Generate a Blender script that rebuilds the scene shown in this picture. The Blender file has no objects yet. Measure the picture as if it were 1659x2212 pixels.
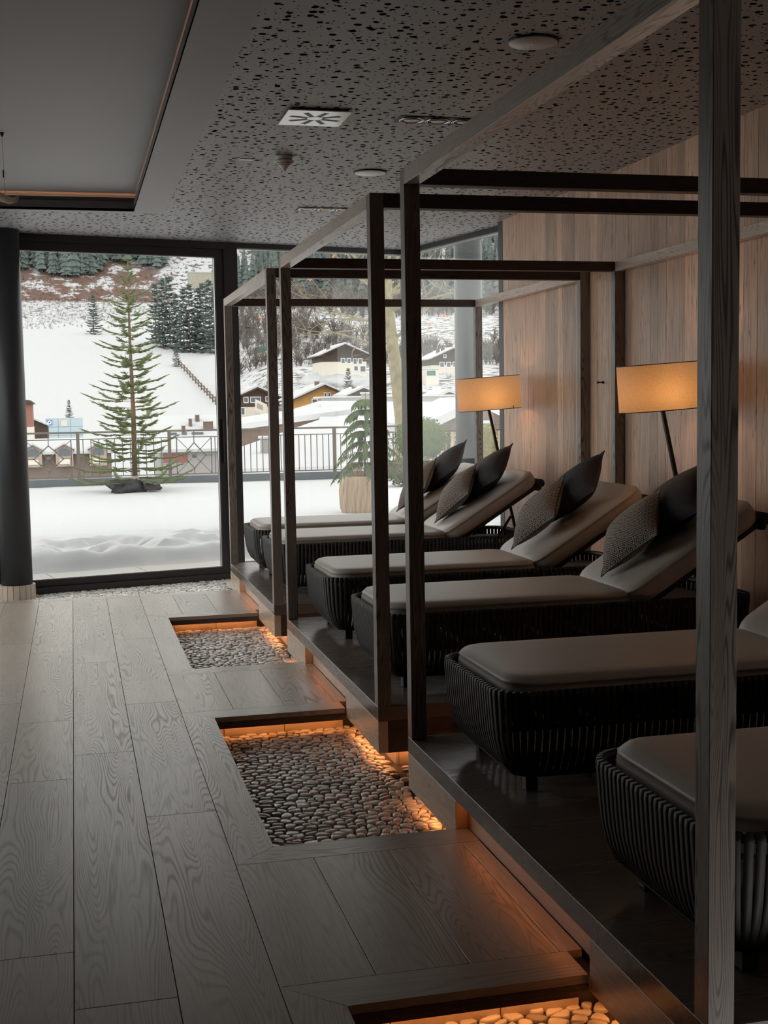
import bpy, bmesh, math, random
from mathutils import Vector, Matrix, Euler
R = math.radians
random.seed(7)
sc = bpy.context.scene
COL = sc.collection

# ------------------------------------------------------------------ camera
FPX, IW, IH = 2728.2, 1659.0, 2212.0
PITCH, YAW, ROLL, EYE = 0.0851511, 0.23972797, -0.01622227, 1.5
def cam_axes():
    cy, sy = math.cos(YAW), math.sin(YAW)
    f = Vector((sy*math.cos(PITCH), cy*math.cos(PITCH), -math.sin(PITCH)))
    r = Vector((cy, -sy, 0)); u = r.cross(f)
    return r*math.cos(ROLL)+u*math.sin(ROLL), -r*math.sin(ROLL)+u*math.cos(ROLL), f
CR, CU, CF = cam_axes()
cam_d = bpy.data.cameras.new('camera'); cam = bpy.data.objects.new('camera', cam_d); COL.objects.link(cam)
cam_d.sensor_fit = 'HORIZONTAL'; cam_d.sensor_width = 36.0; cam_d.lens = FPX/IW*36.0
cam_d.clip_start = 0.05; cam_d.clip_end = 2000
M = Matrix((CR, CU, -CF)).transposed().to_4x4(); M.translation = Vector((0, 0, EYE))
cam.matrix_world = M
sc.camera = cam
def at(px, py, Y):
    """world point at distance Y along the depth axis that a survey ray through (px, py) meets"""
    d = CF*FPX + CR*(px-IW/2) - CU*(py-IH/2)
    return Vector((0, 0, EYE)) + d*(Y/d.y)

# ------------------------------------------------------------------ world, exposure
w = bpy.data.worlds.new('world'); sc.world = w; w.use_nodes = True
nt = w.node_tree; bg = nt.nodes['Background']
bg.inputs['Color'].default_value = (1.0, 0.982, 0.955, 1); bg.inputs['Strength'].default_value = 1.75
sc.view_settings.view_transform = 'Standard'; sc.view_settings.look = 'None'
sc.view_settings.exposure = 0.28; sc.view_settings.gamma = 1.0; sc.view_settings.use_curve_mapping = False
sc.cycles.use_denoising = True
sc.cycles.use_adaptive_sampling = True; sc.cycles.adaptive_threshold = .025; sc.cycles.adaptive_min_samples = 16
sc.cycles.max_bounces = 8; sc.cycles.diffuse_bounces = 4; sc.cycles.glossy_bounces = 4
sc.cycles.transmission_bounces = 6; sc.cycles.transparent_max_bounces = 16
sc.cycles.sample_clamp_indirect = 4.0; sc.cycles.caustics_reflective = False; sc.cycles.caustics_refractive = False

# ------------------------------------------------------------------ mesh builder
class MB:
    def __init__(s): s.v = []; s.f = []; s.m = []; s.sm = []
    def add(s, vs, fs, smooth=False, mi=0):
        o = len(s.v); s.v += [tuple(p) for p in vs]
        for f in fs: s.f.append(tuple(i+o for i in f)); s.sm.append(smooth); s.m.append(mi)
        return s
    def box(s, x0, x1, y0, y1, z0, z1, mi=0):
        v = [(x0,y0,z0),(x1,y0,z0),(x1,y1,z0),(x0,y1,z0),(x0,y0,z1),(x1,y0,z1),(x1,y1,z1),(x0,y1,z1)]
        return s.add(v, [(0,3,2,1),(4,5,6,7),(0,1,5,4),(1,2,6,5),(2,3,7,6),(3,0,4,7)], mi=mi)
    def cbox(s, x0, x1, y0, y1, z0, z1, c=0.002, mi=0):
        """box with all twelve edges chamfered"""
        v = []; 
        for z, zi in ((z0, z0+c), (z1, z1-c)):
            v += [(x0+c,y0+c,z),(x1-c,y0+c,z),(x1-c,y1-c,z),(x0+c,y1-c,z)]
            v += [(x0+c,y0,zi),(x1-c,y0,zi),(x1,y0+c,zi),(x1,y1-c,zi),(x1-c,y1,zi),(x0+c,y1,zi),(x0,y1-c,zi),(x0,y0+c,zi)]
        f = [(3,2,1,0),(12,13,14,15)]
        for k in range(4):
            a, b = k, (k+1) % 4; p, q = 4+2*k, 5+2*k
            f += [(a,b,q,p), (12+b,12+a,12+p,12+q), (p,q,12+q,12+p)]
            n = 4+(2*k+2) % 8
            f += [(q,n,12+n,12+q), (b,n,q), (12+b,12+q,12+n)]
        return s.add(v, f, mi=mi)
    def prism(s, poly, z0, z1, mi=0):
        n = len(poly); v = [(x,y,z0) for x,y in poly]+[(x,y,z1) for x,y in poly]
        return s.add(v, [tuple(range(n-1,-1,-1)), tuple(range(n,2*n))]+[(i,(i+1)%n,n+(i+1)%n,n+i) for i in range(n)], mi=mi)
    def bar(s, a, b, wx, wy=None, up=(0,0,1), mi=0):
        wy = wy or wx; a = Vector(a); b = Vector(b); d = (b-a).normalized(); u = Vector(up)
        if abs(d.dot(u)) > .98: u = Vector((1,0,0))
        x = d.cross(u).normalized()*wx/2; y = x.cross(d).normalized()*wy/2
        v = [a-x-y,a+x-y,a+x+y,a-x+y,b-x-y,b+x-y,b+x+y,b-x+y]
        return s.add(v, [(0,1,2,3),(7,6,5,4),(0,4,5,1),(1,5,6,2),(2,6,7,3),(3,7,4,0)], mi=mi)
    def tube(s, pts, rad, n=6, caps=True, smooth=True, mi=0):
        pts = [Vector(p) for p in pts]; m = len(pts)
        if not hasattr(rad, '__len__'): rad = [rad]*m
        d0 = (pts[1]-pts[0]).normalized(); ref = Vector((0,0,1)) if abs(d0.z) < .9 else Vector((1,0,0))
        vs = []; nx = d0.cross(ref).normalized()
        for i in range(m):
            d = (pts[min(i+1,m-1)]-pts[max(i-1,0)])
            d = d.normalized() if d.length > 1e-9 else d0
            nx = (nx-d*nx.dot(d)); nx = nx.normalized() if nx.length > 1e-6 else d.orthogonal().normalized()
            ny = d.cross(nx)
            for k in range(n):
                a = 2*math.pi*k/n; vs.append(pts[i]+(nx*math.cos(a)+ny*math.sin(a))*rad[i])
        fs = [(i*n+k, i*n+(k+1)%n, (i+1)*n+(k+1)%n, (i+1)*n+k) for i in range(m-1) for k in range(n)]
        if caps: fs += [tuple(range(n-1,-1,-1)), tuple(range((m-1)*n, m*n))]
        return s.add(vs, fs, smooth, mi)
    def lathe(s, prof, n=24, cx=0, cy=0, closed=False, smooth=True, mi=0):
        m = len(prof); vs = []
        for r, z in prof:
            for k in range(n):
                a = 2*math.pi*k/n; vs.append((cx+r*math.cos(a), cy+r*math.sin(a), z))
        fs = [(i*n+k, i*n+(k+1)%n, (i+1)*n+(k+1)%n, (i+1)*n+k) for i in range(m-1) for k in range(n)]
        if closed: fs += [((m-1)*n+k, (m-1)*n+(k+1)%n, (k+1)%n, k) for k in range(n)]
        else:
            if prof[0][0] > 1e-6: fs.append(tuple(range(n-1,-1,-1)))
            if prof[-1][0] > 1e-6: fs.append(tuple(range((m-1)*n, m*n)))
        return s.add(vs, fs, smooth, mi)
    def grid(s, fn, nu, nv, smooth=True, mi=0, flip=False):
        vs = [fn(i/nu, j/nv) for j in range(nv+1) for i in range(nu+1)]
        q = [(j*(nu+1)+i, j*(nu+1)+i+1, (j+1)*(nu+1)+i+1, (j+1)*(nu+1)+i) for j in range(nv) for i in range(nu)]
        if flip: q = [t[::-1] for t in q]
        return s.add(vs, q, smooth, mi)
    def join(s, o, mat=None, mi=None):
        vs = [mat @ Vector(p) for p in o.v] if mat else o.v
        k = len(s.v); s.v += [tuple(p) for p in vs]
        s.f += [tuple(i+k for i in f) for f in o.f]; s.sm += o.sm; s.m += [mi]*len(o.f) if mi is not None else o.m
        return s
    def mesh(s, name):
        me = bpy.data.meshes.new(name); me.from_pydata(s.v, [], s.f)
        me.polygons.foreach_set('use_smooth', s.sm)
        if any(s.m): me.polygons.foreach_set('material_index', s.m)
        me.update(); return me
def obj(name, mb, mat, parent=None, loc=None, rot=None):
    me = mb.mesh(name) if isinstance(mb, MB) else mb
    if isinstance(mb, MB):
        for m in (mat if isinstance(mat, (list, tuple)) else [mat]): me.materials.append(m)
    o = bpy.data.objects.new(name, me); COL.objects.link(o)
    if parent: o.parent = parent
    if loc is not None: o.location = loc
    if rot is not None: o.rotation_euler = rot
    return o
def tag(o, label=None, cat=None, group=None, kind=None):
    for k, v in (('label',label),('category',cat),('group',group),('kind',kind)):
        if v: o[k] = v
    return o
def thing(name, label, cat, loc=(0,0,0), rz=0, group=None):
    o = bpy.data.objects.new(name, None); COL.objects.link(o); o.location = loc; o.rotation_euler = (0,0,rz)
    return tag(o, label, cat, group)
def struct(name, mb, mat, label=None):
    return tag(obj(name, mb, mat), label, None, None, 'structure')
def copy_tree(o, parent=None):
    c = o.copy(); COL.objects.link(c); c.parent = parent
    for ch in list(o.children): copy_tree(ch, c)
    return c

# ------------------------------------------------------------------ materials
def new_mat(name):
    m = bpy.data.materials.new(name); m.use_nodes = True; nt = m.node_tree
    return m, nt, nt.nodes['Principled BSDF']
def N(nt, t, **kw):
    n = nt.nodes.new(t)
    for k, v in kw.items():
        if k in n.inputs: n.inputs[k].default_value = v
        else: setattr(n, k, v)
    return n
def math_(nt, op, a, b=None, clamp=False):
    n = nt.nodes.new('ShaderNodeMath'); n.operation = op; n.use_clamp = clamp
    for i, x in enumerate((a, b)):
        if x is None: continue
        if isinstance(x, (int, float)): n.inputs[i].default_value = x
        else: nt.links.new(x, n.inputs[i])
    return n.outputs[0]
def mixc(nt, fac, a, b):
    n = nt.nodes.new('ShaderNodeMix'); n.data_type = 'RGBA'
    for i, x in ((0, fac), (6, a), (7, b)):
        if isinstance(x, (int, float)): n.inputs[i].default_value = x
        elif isinstance(x, tuple): n.inputs[i].default_value = (*x, 1)
        else: nt.links.new(x, n.inputs[i])
    return n.outputs[2]
def ramp(nt, x, lo, hi):
    n = nt.nodes.new('ShaderNodeMapRange'); nt.links.new(x, n.inputs[0]); n.interpolation_type = 'SMOOTHSTEP'
    n.inputs[1].default_value = lo; n.inputs[2].default_value = hi; n.clamp = True
    return n.outputs[0]
def coords(nt, scale, rnd=40.0, kind='Object'):
    tc = N(nt, 'ShaderNodeTexCoord'); v = tc.outputs[kind]
    m = N(nt, 'ShaderNodeVectorMath', operation='MULTIPLY'); nt.links.new(v, m.inputs[0]); m.inputs[1].default_value = scale
    if not rnd: return m.outputs[0]
    oi = N(nt, 'ShaderNodeObjectInfo'); a = N(nt, 'ShaderNodeVectorMath', operation='ADD')
    s = N(nt, 'ShaderNodeVectorMath', operation='SCALE'); s.inputs[0].default_value = (1.0, 1.7, 0.6)
    nt.links.new(math_(nt, 'MULTIPLY', oi.outputs['Random'], rnd), s.inputs['Scale'])
    nt.links.new(m.outputs[0], a.inputs[0]); nt.links.new(s.outputs[0], a.inputs[1])
    return a.outputs[0]
def noise(nt, vec, scale=1.0, detail=2.0, rough=0.5, dist=0.0):
    n = N(nt, 'ShaderNodeTexNoise'); n.inputs['Scale'].default_value = scale; n.inputs['Detail'].default_value = detail
    n.inputs['Roughness'].default_value = rough; n.inputs['Distortion'].default_value = dist
    nt.links.new(vec, n.inputs['Vector']); return n.outputs['Fac']
def bump(nt, b, h, strength=.3, dist=.01):
    n = N(nt, 'ShaderNodeBump'); n.inputs['Strength'].default_value = strength; n.inputs['Distance'].default_value = dist
    nt.links.new(h, n.inputs['Height']); nt.links.new(n.outputs[0], b.inputs['Normal'])
def plain(name, col, rough=.6, spec=.5, metal=0.0, var=0.0, vscale=30, bmp=0.0):
    m, nt, b = new_mat(name); b.inputs['Roughness'].default_value = rough
    b.inputs['Specular IOR Level'].default_value = spec; b.inputs['Metallic'].default_value = metal
    b.inputs['Base Color'].default_value = (*col, 1)
    if var or bmp:
        n = noise(nt, coords(nt, (1,1,1), 17.0), vscale, 4, .6)
        if var:
            nt.links.new(mixc(nt, n, tuple(c*(1-var) for c in col), tuple(min(1, c*(1+var)) for c in col)), b.inputs['Base Color'])
        if bmp: bump(nt, b, n, bmp, .004)
    return m
def wood(name, base, dark, axis='Y', across=7.0, along=.8, K=22, rough=.45, line=.55, fine=.35, tone=.18, spec=.45, bmp=.12, crack=0.0):
    """oak: cathedral grain is the contour lines of a stretched noise field"""
    m, nt, b = new_mat(name); ax = 'XYZ'.index(axis)
    sc_ = [across]*3; sc_[ax] = along
    v = coords(nt, tuple(sc_), 60.0)
    n1 = noise(nt, v, 1.0, 1.5, .45, .25)
    fr = math_(nt, 'FRACT', math_(nt, 'MULTIPLY', n1, float(K)))
    tri = math_(nt, 'ABSOLUTE', math_(nt, 'SUBTRACT', fr, .5))
    ln = ramp(nt, tri, .20, .48)
    vary = ramp(nt, noise(nt, v, .9, 2, .5), .38, .62)
    ln = math_(nt, 'MULTIPLY', ln, math_(nt, 'ADD', math_(nt, 'MULTIPLY', vary, .75), .25))
    s2 = [180.0]*3; s2[ax] = 5.0
    fi = noise(nt, coords(nt, tuple(s2), 60.0), 1.0, 3, .6)
    s3 = [5.0]*3; s3[ax] = 1.2
    big = noise(nt, coords(nt, tuple(s3), 60.0), 1.0, 3, .55)
    oi = N(nt, 'ShaderNodeObjectInfo')
    t = math_(nt, 'ADD', math_(nt, 'MULTIPLY', ln, line), math_(nt, 'MULTIPLY', ramp(nt, fi, .45, .8), fine), True)
    c = mixc(nt, t, base, dark)
    val = N(nt, 'ShaderNodeHueSaturation'); nt.links.new(c, val.inputs['Color'])
    v1 = math_(nt, 'MULTIPLY', math_(nt, 'SUBTRACT', oi.outputs['Random'], .5), tone*1.5)
    v2 = math_(nt, 'MULTIPLY', math_(nt, 'SUBTRACT', big, .5), tone*3)
    nt.links.new(math_(nt, 'ADD', math_(nt, 'ADD', v1, v2), 1.0), val.inputs['Value'])
    outc = val.outputs[0]
    if crack:
        s4 = [26.0]*3; s4[ax] = .9
        ck = noise(nt, coords(nt, tuple(s4), 60.0), 1.0, 3, .6, .3)
        cm = math_(nt, 'MULTIPLY', ramp(nt, math_(nt, 'ABSOLUTE', math_(nt, 'SUBTRACT', ck, .5)), .016, 0.0), ramp(nt, big, .46, .56))
        outc = mixc(nt, math_(nt, 'MULTIPLY', cm, crack), outc, tuple(x*.35 for x in dark))
    nt.links.new(outc, b.inputs['Base Color'])
    b.inputs['Roughness'].default_value = rough; b.inputs['Specular IOR Level'].default_value = spec
    rr = math_(nt, 'ADD', math_(nt, 'MULTIPLY', t, .2), rough-.05); nt.links.new(rr, b.inputs['Roughness'])
    bump(nt, b, math_(nt, 'SUBTRACT', 1.0, t), bmp, .002)
    return m
def emit(name, col, strength):
    m, nt, b = new_mat(name); b.inputs['Base Color'].default_value = (*col, 1)
    b.inputs['Emission Color'].default_value = (*col, 1); b.inputs['Emission Strength'].default_value = strength
    return m
def glass_mat(name, tint=(.97,.985,.98)):
    m = bpy.data.materials.new(name); m.use_nodes = True; nt = m.node_tree; nt.nodes.clear()
    out = N(nt, 'ShaderNodeOutputMaterial'); mx = N(nt, 'ShaderNodeMixShader'); tr = N(nt, 'ShaderNodeBsdfTransparent')
    gl = N(nt, 'ShaderNodeBsdfGlossy'); gl.inputs['Roughness'].default_value = 0.0
    g = N(nt, 'ShaderNodeNewGeometry'); dt = N(nt, 'ShaderNodeVectorMath', operation='DOT_PRODUCT')
    nt.links.new(g.outputs['Normal'], dt.inputs[0]); nt.links.new(g.outputs['Incoming'], dt.inputs[1])
    c = math_(nt, 'SUBTRACT', 1.0, math_(nt, 'ABSOLUTE', dt.outputs['Value']), True)
    fr = math_(nt, 'ADD', math_(nt, 'MULTIPLY', math_(nt, 'POWER', c, 5.0), .93), .03, True)
    tr.inputs['Color'].default_value = (*tint, 1)
    nt.links.new(fr, mx.inputs[0]); nt.links.new(tr.outputs[0], mx.inputs[1]); nt.links.new(gl.outputs[0], mx.inputs[2])
    nt.links.new(mx.outputs[0], out.inputs['Surface']); return m

MT = {}
MT['plank'] = wood('oak_plank', (.40,.335,.27), (.15,.118,.092), 'Y', 6.0, .62, 46, .36, .5, .35, .18, .42, .08)
MT['plank_cross'] = wood('oak_plank_cross', (.36,.30,.24), (.14,.11,.086), 'X', 6.0, .62, 40, .36, .45, .35, .14, .5, .10)
MT['post'] = wood('oak_post', (.27,.225,.195), (.04,.03,.026), 'Z', 15, 1.0, 26, .34, .8, .3, .10, .4, .12)
MT['rail_y'] = wood('oak_rail_lit', (.62,.52,.44), (.24,.195,.16), 'Y', 14, 1.3, 26, .33, .65, .35, .10, .4, .12)  # paler copy of the frame oak: daylight on the aisle faces in the colour
MT['rail_x'] = wood('oak_rail_shaded', (.075,.05,.040), (.035,.024,.019), 'X', 14, 1.3, 20, .5, .65, .35, .10, .4, .12)  # darker copy of that oak: shade on camera-facing faces put into the colour
MT['fascia'] = wood('oak_fascia', (.60,.455,.345), (.42,.31,.23), 'Y', 9, .9, 14, .30, .14, .35, .12, .5, .03)
MT['deck'] = wood('oak_deck', (.17,.135,.112), (.10,.078,.064), 'X', 8, .8, 16, .27, .35, .3, .10, .5, .06)
MT['board'] = wood('aged_oak_board', (.64,.425,.30), (.36,.225,.152), 'Z', 16, .6, 10, .42, .45, .8, .34, .5, .08, 1.0)
MT['subfloor'] = plain('subfloor', (.03,.027,.025), .9)
MT['stone_tile'] = plain('beige_tile', (.50,.42,.34), .45, .5, 0, .18, 6)
MT['grout'] = plain('pebble_grout', (.045,.04,.037), .85)
MT['column'] = plain('anthracite_paint', (.032,.034,.038), .45)
MT['frame'] = plain('dark_window_frame', (.022,.020,.020), .4)
MT['frame_glint'] = plain('bright_edge_glint', (.55,.55,.55), .3, .5, .6)  # pale strip stands for the bright reflection along the frame edge
MT['steel_grey'] = plain('grey_metal', (.2,.2,.21), .4, .5, .3)
MT['glass'] = glass_mat('clear_glass')
MT['coffer'] = plain('ceiling_plaster', (.36,.352,.352), .55, .45)
MT['lip'] = plain('dark_cove_lip', (.06,.058,.06), .6)
MT['white'] = plain('white_enamel', (.90,.90,.90), .10, 1.0)
MT['offwhite'] = plain('warm_white_plastic', (.55,.50,.47), .4)
MT['black'] = plain('matt_black', (.012,.012,.013), .5)
MT['lamp_brass'] = plain('dull_lamp_reflector', (.30,.22,.16), .3, .5, .7)
MT['chrome'] = plain('polished_metal', (.75,.72,.68), .12, .5, 1.0)
MT['cushion'] = plain('taupe_fabric', (.44,.395,.355), .42, .5, 0, .04, 260, .02)
MT['strap'] = plain('charcoal_strap', (.020,.019,.020), .55, .5)
MT['pillow_dark'] = plain('charcoal_linen', (.045,.043,.047), .8, .3, 0, .35, 90, .15)
MT['stem'] = plain('black_lacquer', (.012,.012,.013), .35)
MT['led'] = emit('warm_led', (1.0,.36,.10), 13.0)
MT['led_pod'] = emit('warm_led_pod', (1.0,.36,.10), 24.0)
MT['led_notch'] = emit('warm_led_soft', (1.0,.30,.07), 3.2)
MT['led_cove'] = emit('warm_cove_led', (1.0,.42,.16), 9.0)
MT['snow'] = plain('snow', (.50,.502,.508), .75, .25, 0, .03, 3, .25)
MT['roofsnow'] = plain('roof_snow', (.49,.493,.50), .8, .2, 0, .02, 1.2, .2)
MT['paving'] = plain('pale_paving', (.46,.44,.42), .6, .4, 0, .1, 8)
MT['zinc'] = plain('zinc_grey', (.13,.145,.155), .45, .5, .1, .1, 2)
MT['iron'] = plain('railing_iron', (.15,.13,.115), .5)
MT['bark'] = plain('spruce_bark', (.20,.145,.10), .9, .2, 0, .3, 20)
MT['needle'] = plain('spruce_needles', (.14,.175,.075), .6, .3, 0, .5, 9)
MT['needle_far'] = plain('hazy_needles', (.13,.16,.15), .9, .1, 0, .35, .6)  # grey-green: distance haze put into the needle colour
MT['needle_pot'] = plain('pot_conifer_needles', (.10,.145,.055), .6, .3, 0, .4, 14)
MT['bark_grey'] = plain('plane_tree_bark', (.27,.235,.15), .9, .2, 0, .6, 7, .4)
MT['twig'] = plain('pale_twig', (.36,.28,.19), .9, .2)
MT['leaf'] = plain('rust_leaf', (.62,.20,.06), .7)
MT['dark_wood'] = plain('dark_timber', (.075,.055,.045), .8, .2, 0, .25, 3)
MT['brown_wood'] = plain('brown_shingle', (.17,.125,.105), .85, .2, 0, .25, 4)
MT['orange_wood'] = plain('orange_timber', (.52,.28,.10), .8, .2, 0, .15, 3)
MT['plaster'] = plain('cream_plaster', (.66,.61,.53), .8, .2)
MT['grey_plaster'] = plain('grey_plaster', (.33,.32,.31), .8, .2)
MT['red_plaster'] = plain('red_plaster', (.30,.14,.11), .8, .2)
MT['pane_far'] = plain('window_pane', (.10,.12,.14), .15)
MT['pane_blue'] = plain('pale_glass_cladding', (.42,.52,.57), .2)
MT['logo_blue'] = plain('blue_sign', (.10,.22,.55), .4)
MT['green'] = plain('green_sheet', (.05,.16,.13), .6)
MT['concrete'] = plain('old_concrete', (.34,.32,.26), .9, .2, 0, .2, 1)
MT['sack'] = plain('grey_sack', (.06,.06,.062), .8, .2, 0, .3, 12)
MT['burlap'] = plain('pale_trunk_wrap', (.5,.46,.4), .9)
MT['hedge'] = plain('clipped_hedge', (.22,.20,.07), .85, .2, 0, .5, 9)
MT['boxwood'] = plain('boxwood', (.10,.13,.05), .8, .2, 0, .5, 12)
MT['shrub'] = plain('dry_shrub', (.12,.115,.075), .9, .2, 0, .5, 8)
MT['bare'] = plain('bare_brush', (.17,.15,.14), .95, .1)
MT['redbrush'] = plain('red_brush', (.20,.115,.09), .95, .1)
MT['dormer_wood'] = plain('weathered_brown_boards', (.20,.16,.14), .85, .2, 0, .15, 2)
MT['fence_wood'] = plain('weathered_fence', (.36,.30,.24), .85, .2, 0, .15, 4)

# perforated acoustic ceiling
def ceiling_mat():
    m, nt, b = new_mat('perforated_plaster')
    b.inputs['Roughness'].default_value = .5; b.inputs['Specular IOR Level'].default_value = .5
    v = coords(nt, (1.0, 1.0, 1.0), 0)
    wn = N(nt, 'ShaderNodeTexNoise'); wn.inputs['Scale'].default_value = 24; wn.inputs['Detail'].default_value = 2
    nt.links.new(v, wn.inputs['Vector'])
    wv = N(nt, 'ShaderNodeVectorMath', operation='MULTIPLY_ADD'); nt.links.new(wn.outputs['Color'], wv.inputs[0])
    wv.inputs[1].default_value = (.020, .020, 0); nt.links.new(v, wv.inputs[2])
    def holes(scale, rmin, rmax, cut):
        vo = N(nt, 'ShaderNodeTexVoronoi'); vo.inputs['Scale'].default_value = scale; vo.voronoi_dimensions = '2D'
        nt.links.new(wv.outputs[0], vo.inputs['Vector'])
        sp = N(nt, 'ShaderNodeSeparateColor'); nt.links.new(vo.outputs['Color'], sp.inputs[0])
        r = math_(nt, 'ADD', math_(nt, 'MULTIPLY', sp.outputs[0], rmax-rmin), rmin)
        r = math_(nt, 'MULTIPLY', r, math_(nt, 'GREATER_THAN', sp.outputs[1], cut))
        return math_(nt, 'LESS_THAN', vo.outputs['Distance'], r)
    h = math_(nt, 'MAXIMUM', holes(14.5, .11, .24, .14), holes(26.0, .06, .17, .35))
    nt.links.new(mixc(nt, h, (.36,.352,.352), (.012,.012,.012)), b.inputs['Base Color'])
    nt.links.new(math_(nt, 'MULTIPLY', math_(nt, 'SUBTRACT', 1.0, h), .5), b.inputs['Specular IOR Level'])
    return m
MT['perf'] = ceiling_mat()

def pebble_mat():
    m, nt, b = new_mat('pebble_stone')
    g = N(nt, 'ShaderNodeNewGeometry'); oi = N(nt, 'ShaderNodeObjectInfo')
    r = math_(nt, 'FRACT', math_(nt, 'ADD', math_(nt, 'MULTIPLY', oi.outputs['Random'], 7.3), g.outputs['Random Per Island']))
    cr = N(nt, 'ShaderNodeValToRGB'); nt.links.new(r, cr.inputs[0])
    e = cr.color_ramp.elements; e[0].position = 0; e[0].color = (.18,.17,.165,1); e[1].position = 1; e[1].color = (.88,.85,.81,1)
    for p, c in ((.10,(.40,.37,.35,1)), (.25,(.70,.66,.62,1)), (.7,(.80,.77,.73,1))):
        x = e.new(p); x.color = c
    n = noise(nt, coords(nt, (1,1,1), 0), 60, 3, .6)
    nt.links.new(mixc(nt, math_(nt, 'MULTIPLY', n, .35), cr.outputs[0], (.25,.22,.2)), b.inputs['Base Color'])
    b.inputs['Roughness'].default_value = .24; b.inputs['Specular IOR Level'].default_value = .8; bump(nt, b, n, .10, .003); return m
MT['pebble'] = pebble_mat()

def pattern_mat():
    m, nt, b = new_mat('diamond_weave')
    tc = N(nt, 'ShaderNodeTexCoord'); sp = N(nt, 'ShaderNodeSeparateXYZ'); nt.links.new(tc.outputs['Object'], sp.inputs[0])
    # pillow lies with its sides along local x, y; the motif is a lattice of nested diamonds
    u = math_(nt, 'MULTIPLY', math_(nt, 'ADD', sp.outputs[0], sp.outputs[1]), 17.0); v = math_(nt, 'MULTIPLY', math_(nt, 'SUBTRACT', sp.outputs[0], sp.outputs[1]), 17.0)
    du = math_(nt, 'ABSOLUTE', math_(nt, 'SUBTRACT', math_(nt, 'FRACT', u), .5)); dv = math_(nt, 'ABSOLUTE', math_(nt, 'SUBTRACT', math_(nt, 'FRACT', v), .5))
    d = math_(nt, 'MAXIMUM', du, dv)
    st = math_(nt, 'ABSOLUTE', math_(nt, 'SUBTRACT', math_(nt, 'FRACT', math_(nt, 'MULTIPLY', d, 5.0)), .5))
    k = ramp(nt, st, .18, .30)
    nt.links.new(mixc(nt, k, (.022,.018,.018), (.46,.39,.34)), b.inputs['Base Color'])
    b.inputs['Roughness'].default_value = .85; b.inputs['Specular IOR Level'].default_value = .2
    bump(nt, b, k, .3, .003); return m
MT['pattern'] = pattern_mat()

def shade_mat():
    m = bpy.data.materials.new('linen_shade'); m.use_nodes = True; nt = m.node_tree; nt.nodes.clear()
    out = N(nt, 'ShaderNodeOutputMaterial'); mx = N(nt, 'ShaderNodeMixShader'); mx.inputs[0].default_value = .56
    df = N(nt, 'ShaderNodeBsdfDiffuse'); tl = N(nt, 'ShaderNodeBsdfTranslucent')
    n = noise(nt, coords(nt, (220,220,420), 0), 1, 2, .7); n2 = noise(nt, coords(nt, (420,420,90), 0), 1, 2, .7)
    f = math_(nt, 'MULTIPLY', math_(nt, 'ADD', n, n2), .5)
    nt.links.new(mixc(nt, ramp(nt, f, .35, .65), (.55,.40,.26), (.85,.70,.50)), tl.inputs['Color'])
    df.inputs['Color'].default_value = (.60,.52,.43,1)
    nt.links.new(df.outputs[0], mx.inputs[1]); nt.links.new(tl.outputs[0], mx.inputs[2]); nt.links.new(mx.outputs[0], out.inputs['Surface'])
    return m
MT['shade'] = shade_mat()

def hill_mat():
    m, nt, b = new_mat('snowy_hillside')
    b.inputs['Roughness'].default_value = .9; b.inputs['Specular IOR Level'].default_value = .1
    tc = N(nt, 'ShaderNodeTexCoord'); p = tc.outputs['Object']
    sp = N(nt, 'ShaderNodeSeparateXYZ'); nt.links.new(p, sp.inputs[0])
    ratio = math_(nt, 'DIVIDE', sp.outputs[0], sp.outputs[1])
    big = noise(nt, p, .012, 3, .55)
    # scrub grows on the upper slope and all over the right-hand slope, the meadow on the left is bare snow
    up = ramp(nt, math_(nt, 'ADD', sp.outputs[1], math_(nt, 'MULTIPLY', big, 120.0)), 520.0, 585.0)
    rt = ramp(nt, math_(nt, 'ADD', ratio, math_(nt, 'MULTIPLY', math_(nt, 'SUBTRACT', big, .5), .05)), .10, .145)
    dens = math_(nt, 'MAXIMUM', up, math_(nt, 'MULTIPLY', rt, .85))
    sm = noise(nt, p, .42, 4, .65)
    yy = math_(nt, 'ADD', sp.outputs[1], math_(nt, 'MULTIPLY', math_(nt, 'SUBTRACT', big, .5), 60.0))
    band = math_(nt, 'MULTIPLY', ramp(nt, yy, 582.0, 592.0), ramp(nt, ratio, .085, .06))
    red = math_(nt, 'MULTIPLY', band, ramp(nt, noise(nt, p, .12, 4, .6), .40, .50))
    thr = math_(nt, 'SUBTRACT', .78, math_(nt, 'ADD', math_(nt, 'MULTIPLY', dens, .24), math_(nt, 'MULTIPLY', rt, .05)))
    spk = ramp(nt, math_(nt, 'SUBTRACT', sm, thr), 0.0, .03)
    nt.links.new(mixc(nt, math_(nt, 'MULTIPLY', spk, 1.0), mixc(nt, red, (.475,.478,.484), (.15,.09,.072)), (.12,.11,.10)), b.inputs['Base Color'])
    return m
MT['hill'] = hill_mat()

# ================================================================== ROOM SHELL
FX, WX, ZC, ZP = 1.265, 3.54, 3.01, -0.12      # pod front, wood wall, ceiling, pebble bed level
PITS = [(7.23, 9.07), (4.18, 6.035), (1.13, 2.985)]
PODS = [(8.32, 10.75), (5.345, 7.80), (2.35, 4.83)]
PW = 0.2585; PX0 = 0.467

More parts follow.
